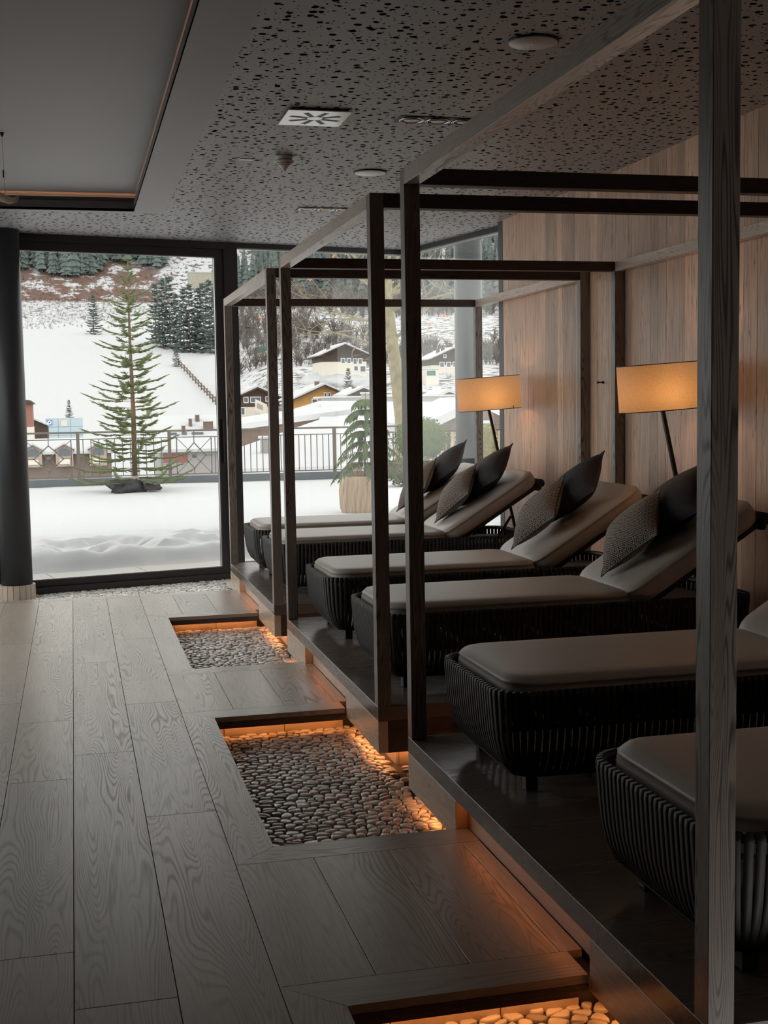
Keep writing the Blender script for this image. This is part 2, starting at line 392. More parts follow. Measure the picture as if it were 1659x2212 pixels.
fl = MB()
fl.box(-1.75, .615, -3.2, 10.30, -.5, -.024)
for a, b in ((9.07,10.30), (6.035,7.23), (2.985,4.18)): fl.box(.615, 1.307, a+.076, b, -.058, -.024)
fl.box(.615, 3.6, -3.2, 1.13, -.5, -.024)
floor = struct('floor', fl, MT['subfloor'], 'grey oak plank floor')
rp = random.Random(3)
def plank(x0, x1, y0, y1, cross=False, z0=-.024, t=0.0):
    g = .0011; cx, cy = (x0+x1)/2, (y0+y1)/2
    m = MB().cbox(x0-cx+g, x1-cx-g, y0-cy+g, y1-cy-g, z0, t, .0008)
    return obj('plank', m, MT['plank_cross' if cross else 'plank'], floor, (cx, cy, 0))
for k in range(8):
    x1 = PX0-k*PW; x0 = x1-PW; y = -3.2 + rp.random()*1.2; ys = [-3.2]
    if k == 0: ys = [-3.2, -1.0, 1.05, 2.62, 4.62, 6.45, 8.3]
    elif k == 1: ys = [-3.2, -.8, 1.4, 3.15, 5.55, 7.6]
    elif k == 2: ys = [-3.2, -1.6, .7, 3.5, 5.2, 6.2, 8.0]
    else:
        while y < 8.9:
            if y > -2.8: ys.append(y)
            y += 1.5+rp.random()*.9
    ys.append(10.16)
    for a, b in zip(ys, ys[1:]): plank(x0, x1, a, b)
for k in range(8): plank(PX0-(k+1)*PW*1.0, PX0-k*PW, 10.16, 10.30, True)
def trim_poly(poly, cross):
    cx = sum(p[0] for p in poly)/len(poly); cy = sum(p[1] for p in poly)/len(poly)
    q = []
    for x, y in poly: q.append((x-cx-(.001 if x > cx else -.001), y-cy-(.001 if y > cy else -.001)))
    obj('edge_trim', MB().prism(q, -.024, 0), MT['plank_cross' if cross else 'plank'], floor, (cx, cy, 0))
xs = [PX0, PX0+PW, PX0+2*PW, PX0+3*PW, 1.307]
for (a, b), (n0, n1) in zip(((9.07,10.30), (6.035,7.23), (2.985,4.18)), ((True,False), (True,True), (True,True))):
    ya = a+.148 if n0 else a; yb = b-.145
    trim_poly([(PX0, ya), (.615, a), (1.262, a), (1.262, ya)], True)
    if n1: trim_poly([(PX0, yb), (1.307, yb), (1.307, b), (.615, b)], True)
    else: trim_poly([(PX0, yb), (1.307, yb), (1.307, b), (PX0, b)], True)
    for i in range(4): plank(xs[i], xs[i+1], ya, yb)
for a, b in PITS: trim_poly([(PX0, a-.145), (.615, a), (.615, b), (PX0, b+.148)], False)
for i in range(4): plank(xs[i], xs[i+1] if i < 3 else 1.5, -1.2, 1.13)
# slab edges that face into the pits
for a, b in ((9.07,10.30), (6.035,7.23), (2.985,4.18)):
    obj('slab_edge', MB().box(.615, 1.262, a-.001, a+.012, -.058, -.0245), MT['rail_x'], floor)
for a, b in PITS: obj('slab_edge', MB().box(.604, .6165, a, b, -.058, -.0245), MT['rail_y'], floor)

# pebble beds -------------------------------------------------------
def clip(poly, px, py, nx, ny):
    out = []; n = len(poly)
    for i in range(n):
        a, b = poly[i], poly[(i+1) % n]
        da = (a[0]-px)*nx+(a[1]-py)*ny; db = (b[0]-px)*nx+(b[1]-py)*ny
        if da <= 0: out.append(a)
        if da*db < 0:
            t = da/(da-db); out.append((a[0]+(b[0]-a[0])*t, a[1]+(b[1]-a[1])*t))
    return out
def pebble_cells(x0, x1, y0, y1, sx, sy, rnd, gap=.0062, inside=None):
    """cells of a jittered Voronoi pattern, shrunk and rounded into pebbles"""
    nx = max(1, int((x1-x0)/sx)); ny = max(1, int((y1-y0)/sy)); S = {}
    for j in range(-2, ny+2):
        for i in range(-2, nx+2):
            S[i,j] = (x0+(i+.5+(j % 2)*.5-.25+rnd.uniform(-.46,.46))*sx, y0+(j+.5+rnd.uniform(-.46,.46))*sy)
    out = []
    for j in range(ny):
        for i in range(nx):
            c = S[i,j]
            if inside and not inside(*c): continue
            poly = [(c[0]-sx*1.4, c[1]-sy*1.4), (c[0]+sx*1.4, c[1]-sy*1.4), (c[0]+sx*1.4, c[1]+sy*1.4), (c[0]-sx*1.4, c[1]+sy*1.4)]
            for dj in (-2,-1,0,1,2):
                for di in (-2,-1,0,1,2):
                    if (di or dj) and (i+di, j+dj) in S:
                        q = S[i+di,j+dj]; dx, dy = q[0]-c[0], q[1]-c[1]; L = math.hypot(dx, dy) or 1e-6
                        poly = clip(poly, (c[0]+q[0])/2-dx/L*gap*.5, (c[1]+q[1])/2-dy/L*gap*.5, dx/L, dy/L)
                        if len(poly) < 3: break
                if len(poly) < 3: break
            if len(poly) < 3: continue
            poly = clip(clip(clip(clip(poly, x0,0,-1,0), x1,0,1,0), 0,y0,0,-1), 0,y1,0,1)
            for _ in range(2):
                p2 = []
                for a, b in zip(poly, poly[1:]+poly[:1]):
                    p2 += [(a[0]*.72+b[0]*.28, a[1]*.72+b[1]*.28), (a[0]*.28+b[0]*.72, a[1]*.28+b[1]*.72)]
                poly = p2
                if len(poly) > 14: break
            if len(poly) > 12: poly = poly[::2] if len(poly) > 18 else poly
            if len(poly) >= 5: out.append(poly)
    return out
def pebble_mb(mb, poly, z, h, rnd, org=(0,0)):
    n = len(poly); cx = sum(p[0] for p in poly)/n; cy = sum(p[1] for p in poly)/n
    tx, ty = rnd.uniform(-.04,.04), rnd.uniform(-.04,.04); vs = []
    for k, (s, dz) in enumerate(((.97, -.006), (1.0, h*.45), (.93, h*.88), (.80, h*.985))):
        for x, y in poly:
            X = cx+(x-cx)*s; Y = cy+(y-cy)*s
            vs.append((X-org[0], Y-org[1], z+dz+((X-cx)*tx+(Y-cy)*ty if k else 0)))
    vs.append((cx-org[0], cy-org[1], z+h))
    fs = [(r*n+i, r*n+(i+1) % n, (r+1)*n+(i+1) % n, (r+1)*n+i) for r in range(3) for i in range(n)]
    fs += [(3*n+i, 3*n+(i+1) % n, 4*n) for i in range(n)]
    mb.add(vs, fs, True)
def bed(name, label, rects, sx, sy, single=0, near=None, inside=None):
    base = MB()
    for x0, x1, y0, y1 in rects: base.box(x0, x1, y0, y1, ZP-.10, ZP)
    root = struct(name, base, MT['grout'], label); rnd = random.Random(11); cells = []
    for x0, x1, y0, y1 in rects: cells += pebble_cells(x0, x1, y0, y1, sx, sy, rnd, inside=inside)
    if near: cells.sort(key=lambda p: (p[0][0]-near[0])**2+(p[0][1]-near[1])**2)
    for p in cells[:single]:
        c = (p[0][0], p[0][1]); m = MB(); pebble_mb(m, p, 0, .007+rnd.random()*.006, rnd, c)
        obj('pebble', m, MT['pebble'], root, (c[0], c[1], ZP))
    rest = MB()
    for p in cells[single:]: pebble_mb(rest, p, ZP, .007+rnd.random()*.006, rnd)
    if rest.v:
        o = obj('pebble_field', rest, MT['pebble'], root); o['kind'] = 'stuff'
    return root
WP0 = Vector((1.5, 11.87)); WE = Vector((.9759, .2181)); WN = Vector((-.2181, .9759))
def inroom(x, y): return (Vector((x, y))-WP0).dot(WN) < -.03
bed('floor_pebble_pit', 'sunken pebble bed between two wooden bridges', [(.60, 1.36, 4.10, 6.12), (1.36, 3.5, 4.80, 5.40)], .056, .034, 300, (.8, 4.3))
bed('floor_pebble_pit', 'sunken pebble bed by the pod closest to the window', [(.60, 1.36, 7.15, 9.15), (1.36, 3.5, 7.77, 8.37)], .056, .034)
bed('floor_pebble_pit', 'sunken pebble bed at the lower edge of the picture', [(.60, 1.36, 1.05, 3.06)], .056, .034, 60, (1.2, 2.85))
bed('floor_pebble_strip', 'light pebble strip along the foot of the glass door', [(-1.75, 1.40, 10.24, 11.85), (1.40, 3.5, 10.70, 12.2)], .055, .045, inside=inroom)
# tiled sides of the pits, each tile its own piece, and the LED strips below the slab edges
pw = MB()
for a, b in ((9.07,10.30), (6.035,7.23), (2.985,4.18)): pw.box(.60, 1.37, a+.0765, b-.05, ZP-.1, -.0585)
pw.box(.45, .57, -1, 10.2, ZP-.1, -.0585)
wpit = struct('wall_pit', pw, MT['subfloor'], 'low tiled sides of the pebble pits')
def tiles_x(y, x0, x1, z0, z1, L=.30, off=0.0, t=.012):
    x = x0-off
    while x < x1:
        a, b = max(x, x0), min(x+L, x1)
        if b-a > .02: obj('tile', MB().cbox(a+.0015, b-.0015, y, y+t, z0, z1, .001), MT['stone_tile'], wpit)
        x += L
for i, (a, o) in enumerate(((9.07,.24), (6.035,.235), (2.985,.16))):
    tiles_x(a+.0635, .60, 1.262, ZP, -.0255, .30, o)
    s = thing('led_strip', ('warm LED strip hidden under the far wooden bridge','warm LED strip hidden under the middle wooden bridge','warm LED strip hidden under the nearest wooden bridge')[i], 'light strip', (0,0,0), 0, 'bridge LED strips')
    obj('diode_line', MB().box(.63, 1.25, a+.030, a+.040, -.0335, -.0285), MT['led'], s)
    obj('mounting_profile', MB().box(.62, 1.26, a+.022, a+.048, -.0284, -.0246), MT['steel_grey'], s)

# wood wall -------------------------------------------------------------
wall = struct('wall_right', MB().box(WX+.02, WX+.22, -3.2, 10.157, -.3, 3.3), MT['subfloor'], 'aged oak board wall behind the loungers')
rb = random.Random(21); y = 10.157
while y > -3.0:
    bw = rb.choice((.11,.14,.17,.20,.24)) if y > 4 else .3
    y1 = max(y-bw, -3.2)
    obj('board', MB().cbox(0, .02, -(y-y1)/2+.0005, (y-y1)/2-.0005, 0, 3.2, .0012), MT['board'], wall, (WX+rb.uniform(0,.0012), (y+y1)/2, -.15))
    y = y1
struct('trim_1', MB().box(WX-.002, WX+.30, 10.158, 10.262, -.3, 3.05), MT['column'], 'anthracite end trim of the wood wall')
struct('wall_back', MB().box(-1.95, 3.8, -3.4, -3.2, -.3, 3.3), plain('dark_back_wall', (.05,.045,.042), .8), 'wall behind the viewer')
struct('wall_left', MB().box(-1.95, -1.75, -3.4, 6.46, -.3, 3.3), plain('left_wall_panelling', (.10,.08,.07), .7), 'plain wall on the far left')
# ceiling ------------------------------------------------------------------
ce = MB(); ce.prism([(-1.9,-3.4), (3.76,-3.4), (3.76,10.35), (3.35,12.42), (-1.9,11.25)], 3.30, 3.6)
ceil = struct('ceiling', ce, MT['coffer'], 'grey perforated acoustic ceiling with a coffer')
CX0, CX1, CY0, CY1 = -1.35, .515, 1.0, 10.06
obj('perforated_panel', MB().box(.75, WX+.02, -3.2, 10.2, ZC, ZC+.02), MT['perf'], ceil)
pp = MB().prism([(.75,10.2), (WX+.3,10.2), (3.72,10.3), (3.27,12.33), (.75,11.77)], ZC, ZC+.02)
pp.prism([(-1.75,10.17), (.75,10.17), (.75,11.76), (-1.75,11.2)], ZC, ZC+.02)
obj('perforated_panel', pp, MT['perf'], ceil)
bd = MB().box(CX1, .75, CY0, CY1, ZC, ZC+.02).box(CX0, .75, CY1, 10.17, ZC, ZC+.02).box(-1.75, CX0, -3.2, 10.17, ZC, ZC+.02).box(CX0, .75, -3.2, CY0, ZC, ZC+.02)
obj('plain_border', bd, MT['coffer'], ceil)
lp = MB()
lp.box(CX1, CX1+.02, CY0, CY1+.02, ZC+.0005, 3.083).box(CX0, CX1, CY1, CY1+.02, ZC+.0005, 3.083).box(CX0-.02, CX0, CY0, CY1, ZC+.0005, 3.083)
obj('coffer_lip', lp, MT['lip'], ceil)
l2 = MB().box(CX0, CX1+.05, CY1+.03, CY1+.045, 3.02, 3.118).box(CX1+.03, CX1+.045, CY0, CY1+.03, 3.02, 3.118)
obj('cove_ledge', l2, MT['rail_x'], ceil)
obj('coffer_panel', MB().box(CX0-.2, .74, CY0-.2, 10.24, 3.149, 3.17), MT['coffer'], ceil)
cs = thing('cove_light_strip', 'dim warm cove light strip along the ceiling coffer edge', 'light strip')
obj('diode_line', MB().box(CX1+.075, CX1+.085, CY0+.2, CY1, 3.075, 3.082), MT['led_cove'], cs)
obj('diode_line', MB().box(CX0, CX1+.05, CY1+.07, CY1+.078, 3.075, 3.082), MT['led_cove'], cs)
obj('mounting_profile', MB().box(CX1+.065, CX1+.095, CY0+.2, CY1+.09, 3.031, 3.0745).box(CX0, CX1+.065, CY1+.06, CY1+.09, 3.031, 3.0745), MT['steel_grey'], cs)

# glazing ---------------------------------------------------------------------
def gpt(s, o, z): return Vector((WP0.x+WE.x*s+WN.x*o, WP0.y+WE.y*s+WN.y*o, z))
def gbox(mb, s0, s1, o0, o1, z0, z1):
    v = [gpt(s,o,z) for z in (z0,z1) for s,o in ((s0,o0),(s1,o0),(s1,o1),(s0,o1))]
    return mb.add(v, [(0,3,2,1),(4,5,6,7),(0,1,5,4),(1,2,6,5),(2,3,7,6),(3,0,4,7)])
def sliding_door(n, sa, sb, label, nm='door_%d'):
    fr = gbox(gbox(gbox(gbox(MB(), sa, sb, -.06, .10, 2.945, ZC+.02), sa, sb, -.08, .10, ZP-.02, -.055), sa, sa+.075, -.06, .10, -.06, 2.95), sb-.115, sb, -.06, .10, -.06, 2.95)
    d = struct(nm % n, fr, MT['frame'], label); a, b = sa+.075, sb-.115
    obj('sash', gbox(gbox(gbox(gbox(MB(), a+.002, b-.002, -.045, .03, 2.872, 2.944), a+.002, b-.002, -.045, .03, -.054, .004), a+.002, a+.08, -.045, .03, .004, 2.872), b-.08, b-.002, -.045, .03, .004, 2.872), MT['frame'], d)
    glint = MB()
    for s0, s1, z0, z1 in ((a+.08, b-.08, 2.864, 2.8715), (a+.08, b-.08, .0045, .012), (a+.08, a+.087, .012, 2.864), (b-.087, b-.08, .012, 2.864)): gbox(glint, s0, s1, -.030, -.012, z0, z1)
    obj('edge_glint', glint, MT['frame_glint'], d)
    obj('pane', gbox(MB(), a+.078, b-.078, -.004, .004, .002, 2.874), MT['glass'], d)
    return d
d1 = sliding_door(1, -2.14, 0.0, 'dark framed sliding glass door onto the snowy terrace')
hb = gbox(MB(), -.165, -.150, -.085, -.045, .98, 1.38)
obj('door_handle', hb, MT['frame'], d1)
sliding_door(2, -3.33, -2.16, 'fixed glazed bay just left of the round column', 'window_%d')
def glaze_run(name, f, L, label):
    def bx(mb, s0, s1, o0, o1, z0, z1):
        v = [f(s,o,z) for z in (z0,z1) for s,o in ((s0,o0),(s1,o0),(s1,o1),(s0,o1))]
        return mb.add(v, [(0,3,2,1),(4,5,6,7),(0,1,5,4),(1,2,6,5),(2,3,7,6),(3,0,4,7)])
    m = bx(bx(bx(bx(MB(), 0, L, -.05, .08, 2.965, ZC+.02), 0, L, -.05, .08, ZP-.02, .03), 0, .02, -.05, .08, .03, 2.965), L-.02, L, -.05, .08, .03, 2.965)
    wo = struct(name, m, MT['frame'], label)
    obj('edge_glint', bx(bx(MB(), .02, L-.02, -.03, -.01, 2.952, 2.9645), .02, L-.02, -.03, -.01, .0305, .04), MT['frame_glint'], wo)
    obj('pane', bx(MB(), .018, L-.018, -.004, .004, .032, 2.96), MT['glass'], wo)
glaze_run('window_1', gpt, 1.80, 'frameless glazing to the right of the sliding door')
CO = gpt(1.80, 0, 0)
glaze_run('window_5', lambda s, o, z: Vector((CO.x+.2181*s+WE.x*o, CO.y-.9759*s+WE.y*o, z)), 2.06, 'side glazing between the glass corner and the wood wall')
LFN = ['added unseen glazed bay of the left side farthest back','added unseen glazed bay of the left side nearer the viewer']
for i in range(2): glaze_run('window_%d' % (6+i), lambda s, o, z, y0=(8.79,6.49,5.12)[i]: Vector((-1.75-o, y0+s, z)), (2.29,2.29,1.36)[i], LFN[i])  # unseen bays, added to light the aisle-facing surfaces
# round column ------------------------------------------------------------------
col = struct('wall_column', MB().lathe([(.131, ZP), (.131, ZC)], 48, -.515, 11.2), MT['column'], 'round anthracite column at the window')
for k in range(18):
    a0, a1 = 2*math.pi*(k+.04)/18, 2*math.pi*(k+.96)/18; c0, s0, c1, s1 = math.cos(a0), math.sin(a0), math.cos(a1), math.sin(a1)
    r0, r1 = .1315, .152
    obj('tile', MB().prism([(r0*c0,r0*s0), (r1*c0,r1*s0), (r1*c1,r1*s1), (r0*c1,r0*s1)], ZP, .012), MT['stone_tile'], col, (-.515, 11.2, 0))

# ================================================================== LOUNGE PODS
def pod(i, y0, y1, n0, n1, label):
    t = thing('lounge_pod', label, 'canopy pod', (FX, y0, 0), 0, 'timber canopy pods with raised platforms')
    L = y1-y0; D = WX-FX-.004; a, b = n0-y0, n1-y0; P = .062
    def part(n, m, mt, parent=None): return obj(n, m, mt, parent or t)
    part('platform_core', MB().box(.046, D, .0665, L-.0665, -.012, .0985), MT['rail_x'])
    dk = part('deck', MB().cbox(0, D, 0, L, .100, .165, .0015), MT['deck'])
    part('fascia_panel', MB().cbox(0, .044, 0, a, -.045, .0985, .0012), MT['fascia'])
    part('fascia_panel', MB().cbox(0, .044, b, L, -.045, .0985, .0012), MT['fascia'])
    part('riser', MB().box(.0445, .0458, a, b, .0005, .0985), MT['fascia'])
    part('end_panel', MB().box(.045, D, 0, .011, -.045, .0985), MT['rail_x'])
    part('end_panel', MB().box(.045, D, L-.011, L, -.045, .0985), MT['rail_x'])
    pl = part('plinth', MB().box(.105, D, .07, L-.07, ZP-.02, -.0125), MT['subfloor'])
    def tl(x0, x1, yy0, yy1): obj('tile', MB().cbox(x0, x1, yy0, yy1, ZP, -.0165, .001), MT['stone_tile'], pl)
    yy = .05
    while yy < L-.05:
        e = min(yy+.40, L-.05); tl(.092, .104, yy+.0012, e-.0012); yy = e
    xx = .105
    while xx < D:
        e = min(xx+.30, D)
        if e-xx > .02: tl(xx+.0012, e-.0012, .052, .064); tl(xx+.0012, e-.0012, L-.064, L-.052)
        xx = e
    # LED lines
    lm = MB().box(.058, .066, .08, a-.03, -.0260, -.0200).box(.058, .066, b+.03, L-.08, -.0260, -.0200)
    lm.box(.06, D-.1, .030, .038, -.0260, -.0210).box(.06, D-.1, L-.038, L-.030, -.0260, -.0210)
    part('led_line', lm, MT['led_pod'])
    part('led_line', MB().box(.030, .038, a+.02, b-.02, .0925, .0980), MT['led_notch'])
    # canopy frame
    for x in (0, D-.006-P):
        for y in (0, L-P): part('post', MB().cbox(x, x+P, y, y+P, .1655, 2.402, .0015), MT['post'])
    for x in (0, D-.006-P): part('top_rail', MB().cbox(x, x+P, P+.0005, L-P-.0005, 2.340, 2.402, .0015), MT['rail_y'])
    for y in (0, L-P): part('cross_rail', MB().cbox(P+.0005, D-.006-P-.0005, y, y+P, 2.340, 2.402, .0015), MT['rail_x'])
    return t
pod(0, *PODS[0], 9.07, 10.155, 'timber canopy pod standing closest to the window')
pod(1, *PODS[1], 6.03, 7.165, 'middle timber canopy pod between two others')
pod(2, *PODS[2], 2.985, 4.18, 'nearest timber canopy pod with the big dark post at right')

# ================================================================== LOUNGERS
def rrect(x0, x1, y0, y1, r, pitch):
    """points and outward angles along a rounded rectangle"""
    segs = []; P_ = []
    def line(a, b, ang):
        L = math.dist(a, b); n = max(1, round(L/pitch))
        for k in range(n): t = (k+.5)/n; P_.append((a[0]+(b[0]-a[0])*t, a[1]+(b[1]-a[1])*t, ang))
    def arc(cx, cy, a0):
        n = max(2, round(math.pi/2*r/pitch))
        for k in range(n):
            a = a0+math.pi/2*(k+.5)/n; P_.append((cx+r*math.cos(a), cy+r*math.sin(a), a))
    line((x0+r,y0), (x1-r,y0), -math.pi/2); arc(x1-r, y0+r, -math.pi/2)
    line((x1,y0+r), (x1,y1-r), 0); arc(x1-r, y1-r, 0)
    line((x1-r,y1), (x0+r,y1), math.pi/2); arc(x0+r, y1-r, math.pi/2)
    line((x0,y1-r), (x0,y0+r), math.pi); arc(x0+r, y0+r, math.pi)
    return P_
def cushion_mb(L, W, T, r=.045, sag=0.0, nseg=28):
    """upholstered pad: rounded outline, domed top, soft edges, a piping seam line; x 0..L, y +-W/2, z 0..T"""
    m = MB(); prof = [(0.0,.00,0),(.0,.012,1),(-.008,.30,1),(-.004,.62,1),(.004,.80,1),(.010,.90,1),(.022,.965,1),(.05,.995,1)]
    cr = .118; outline = rrect(0, L, -W/2, W/2, cr, .045)
    rings = []
    for off, zz in ((.018,0.0),(.004,.06),(-.004,.35),(-.002,.60),(.003,.74),(-.001,.77),(.006,.83),(.020,.93),(.045,.985),(.10,1.0)):
        rings.append([(x-math.cos(a)*off, y-math.sin(a)*off, zz*T) for x, y, a in outline])
    n = len(outline); vs = [p for r_ in rings for p in r_]
    fs = [(k*n+i, k*n+(i+1) % n, (k+1)*n+(i+1) % n, (k+1)*n+i) for k in range(len(rings)-1) for i in range(n)]
    fs.append(tuple(range(n-1,-1,-1)))
    m.add(vs, fs, True)
    # inner top: scale the last ring towards the long centre line
    last = rings[-1]; vs2 = list(last); K = 7
    for k in range(1, K+1):
        s = 1-k/K
        d = (1-s)*(W/2-.10); sx_, sy_ = (L/2-.1-d)/(L/2-.1), (W/2-.1-d)/(W/2-.1)
        for x, y, z in last:
            vs2.append((L/2+(x-L/2)*sx_, y*sy_, T*(1+.020*(1-s*s))))
    fs2 = [(k*n+i, k*n+(i+1) % n, (k+1)*n+(i+1) % n, (k+1)*n+i) for k in range(K) for i in range(n)]
    m.add(vs2, fs2, True)
    return m
def lounger(loc, label, group):
    t = thing('sun_lounger', label, 'lounger', loc, 0, group)
    LX, HW, ZT, ZB = 1.90, .365, .352, .060
    bm_ = MB(); rim = rrect(0, LX, -HW, HW, .11, .05); pts = [(x,y,ZT) for x,y,a in rim]; pts.append(pts[0])
    bm_.tube(pts, .013, 8, False)
    low = rrect(.075, LX-.075, -HW+.075, HW-.075, .07, .05); pts = [(x,y,ZB) for x,y,a in low]; pts.append(pts[0])
    bm_.tube(pts, .011, 6, False)
    bm_.box(.05, LX-.05, -HW+.05, HW-.05, ZT-.065, ZT-.045)
    basket = obj('basket', bm_, MT['strap'], t)
    sm = MB(); wv = .0108; path = [(-.002,ZT+.0145),(.0145,ZT+.012),(.0165,ZT-.004),(.010,.26),(.004,.20),(-.010,.14),(-.038,.085),(-.066,.062)]
    vs = []
    for k, (o, z) in enumerate(path):
        d = .0035
        vs += [(o,-wv,z),(o,wv,z),(o-d,wv,z-d*.3),(o-d,-wv,z-d*.3)]
    fs = [(k*4+i, k*4+(i+1) % 4, k*4+4+(i+1) % 4, k*4+4+i) for k in range(len(path)-1) for i in range(4)]
    sm.add(vs, fs, True); sme = sm.mesh('strap'); sme.materials.append(MT['strap'])
    for x, y, a in rrect(0, LX, -HW, HW, .11, .0265):
        obj('strap', sme, None, basket, (x, y, 0), (0, 0, a))
    for x in (.13, LX-.16):
        for y in (-.26, .26): obj('leg', MB().cbox(x-.021, x+.021, y-.021, y+.021, 0, ZB+.002, .002), MT['strap'], t)
    HX = 1.275
    obj('seat_cushion', cushion_mb(HX-.035, .70, .112), MT['cushion'], t, (.035, 0, .298))
    ang = R(32)
    bk = obj('back_cushion', cushion_mb(.83, .70, .112), MT['cushion'], t, (HX-.01, 0, .305), (0, -ang, 0))
    bf = MB(); 
    for y in (-.30, .30): bf.bar((.06,y,-.020), (.84,y,-.020), .022, .028)
    for x in (.10, .30, .50, .70): bf.bar((x,-.30,-.020), (x,.30,-.020), .020, .02)
    bf.tube([(.83,-.325,-.012), (.83,.325,-.012)], .032, 10); bf.tube([(.80,-.325,-.040), (.80,.325,-.040)], .018, 8)
    obj('back_frame', bf, MT['strap'], t, (HX-.01, 0, .305), (0, -ang, 0))
    pr = MB()
    for y in (-.27, .27): pr.bar((1.63,y,.295), (1.76,y,.495), .016, .016)
    obj('back_prop', pr, MT['strap'], t)
    return t
LY = [(9.79,10.52), (8.72,9.45), (6.90,7.63), (5.60,6.33), (3.93,4.66), (2.48,3.21)]
LLAB = ['dark woven lounger with taupe cushion, closest to the window','dark woven lounger, second counted from the window','dark woven lounger, farther of the two in the middle pod','dark woven lounger, nearer of the two in the middle pod','dark woven lounger with taupe cushion, just behind the big dark post','dark woven lounger at the lower right, closest to the viewer']
L0 = lounger((1.36, sum(LY[0])/2, .1655), LLAB[0], 'woven sun loungers in the pods')
loungers = [L0]
for k in range(1, 6):
    c = copy_tree(L0); c.location = (1.36, sum(LY[k])/2, .1655); c['label'] = LLAB[k]; loungers.append(c)

# pillows: set on one corner, leaning up the backrest
def pillow_mb(S, T, n=14):
    m = MB()
    def fn(sign):
        def f(u, v):
            x, y = (u-.5)*2, (v-.5)*2
            pin = 1-.075*(1-abs(x)**2.2)*(abs(y)**3) ; pin2 = 1-.075*(1-abs(y)**2.2)*(abs(x)**3)
            h = max(0.0, (1-abs(x)**2.4)*(1-abs(y)**2.4))**.62
            return (x*S/2*pin2, y*S/2*pin, sign*h*T/2)
        return f
    m.grid(fn(1), n, n); m.grid(fn(-1), n, n, flip=True)
    return m
def pillow(name, S, T, mat, k, xb, zb, xt, zt, label, group, dy=0.0, roll=0.0):
    yc = sum(LY[k])/2+dy
    up = Vector((xt-xb, 0, zt-zb)).normalized(); side = Vector((0,1,0)); nrm = side.cross(up)*-1
    nrm = up.cross(side)                                     # towards the viewer's side of the lounger
    if nrm.z < 0: nrm = -nrm
    q = math.pi/4+roll
    ex = (side*math.cos(q)+up*math.sin(q)).normalized(); ez = nrm; ey = ez.cross(ex)
    M_ = Matrix((ex, ey, ez)).transposed().to_4x4(); M_.translation = Vector(((xb+xt)/2, yc, (zb+zt)/2))
    pm = pillow_mb(S, T)
    o = obj(name, pm, mat); o.matrix_world = M_
    pp_ = []
    for (x0,y0),(x1,y1) in (((-1,-1),(1,-1)),((1,-1),(1,1)),((1,1),(-1,1)),((-1,1),(-1,-1))):
        for i in range(8):
            t = i/8; x, y = x0+(x1-x0)*t, y0+(y1-y0)*t
            p1 = 1-.075*(1-abs(x)**2.2)*(abs(y)**3); p2 = 1-.075*(1-abs(y)**2.2)*(abs(x)**3)
            pp_.append((x*S/2*p2*1.003, y*S/2*p1*1.003, 0))
    pp_.append(pp_[0])
    obj('piping', MB().tube(pp_, .0035, 5, False), MT['pillow_dark'] if mat is MT['pillow_dark'] else MT['stem'], o)
    return tag(o, label, 'pillow', group)
WHERE = ['on the lounger closest to the window','on the second lounger from the window','on the farther lounger of the middle pod','on the nearer lounger of the middle pod','on the lounger behind the big dark post','on the lounger closest to the viewer']
for k in range(6):
    dx = (0,.02,-.02,.0,0,0)[k]
    pillow('patterned_pillow', .395, .15, MT['pattern'], k, 2.60+dx, .625, 2.915+dx, 1.03, 'black and beige diamond-weave pillow '+WHERE[k], 'diamond-weave pillows', -.03+.02*(k % 2), (.05,-.04,.03,-.05,.04,0)[k])
    pillow('plain_pillow', .44, .17, MT['pillow_dark'], k, 2.80+dx, .735, 3.215+dx, 1.185, 'plain charcoal pillow '+WHERE[k], 'plain charcoal pillows', .02, (-.04,.05,-.03,.04,0,.05)[k])

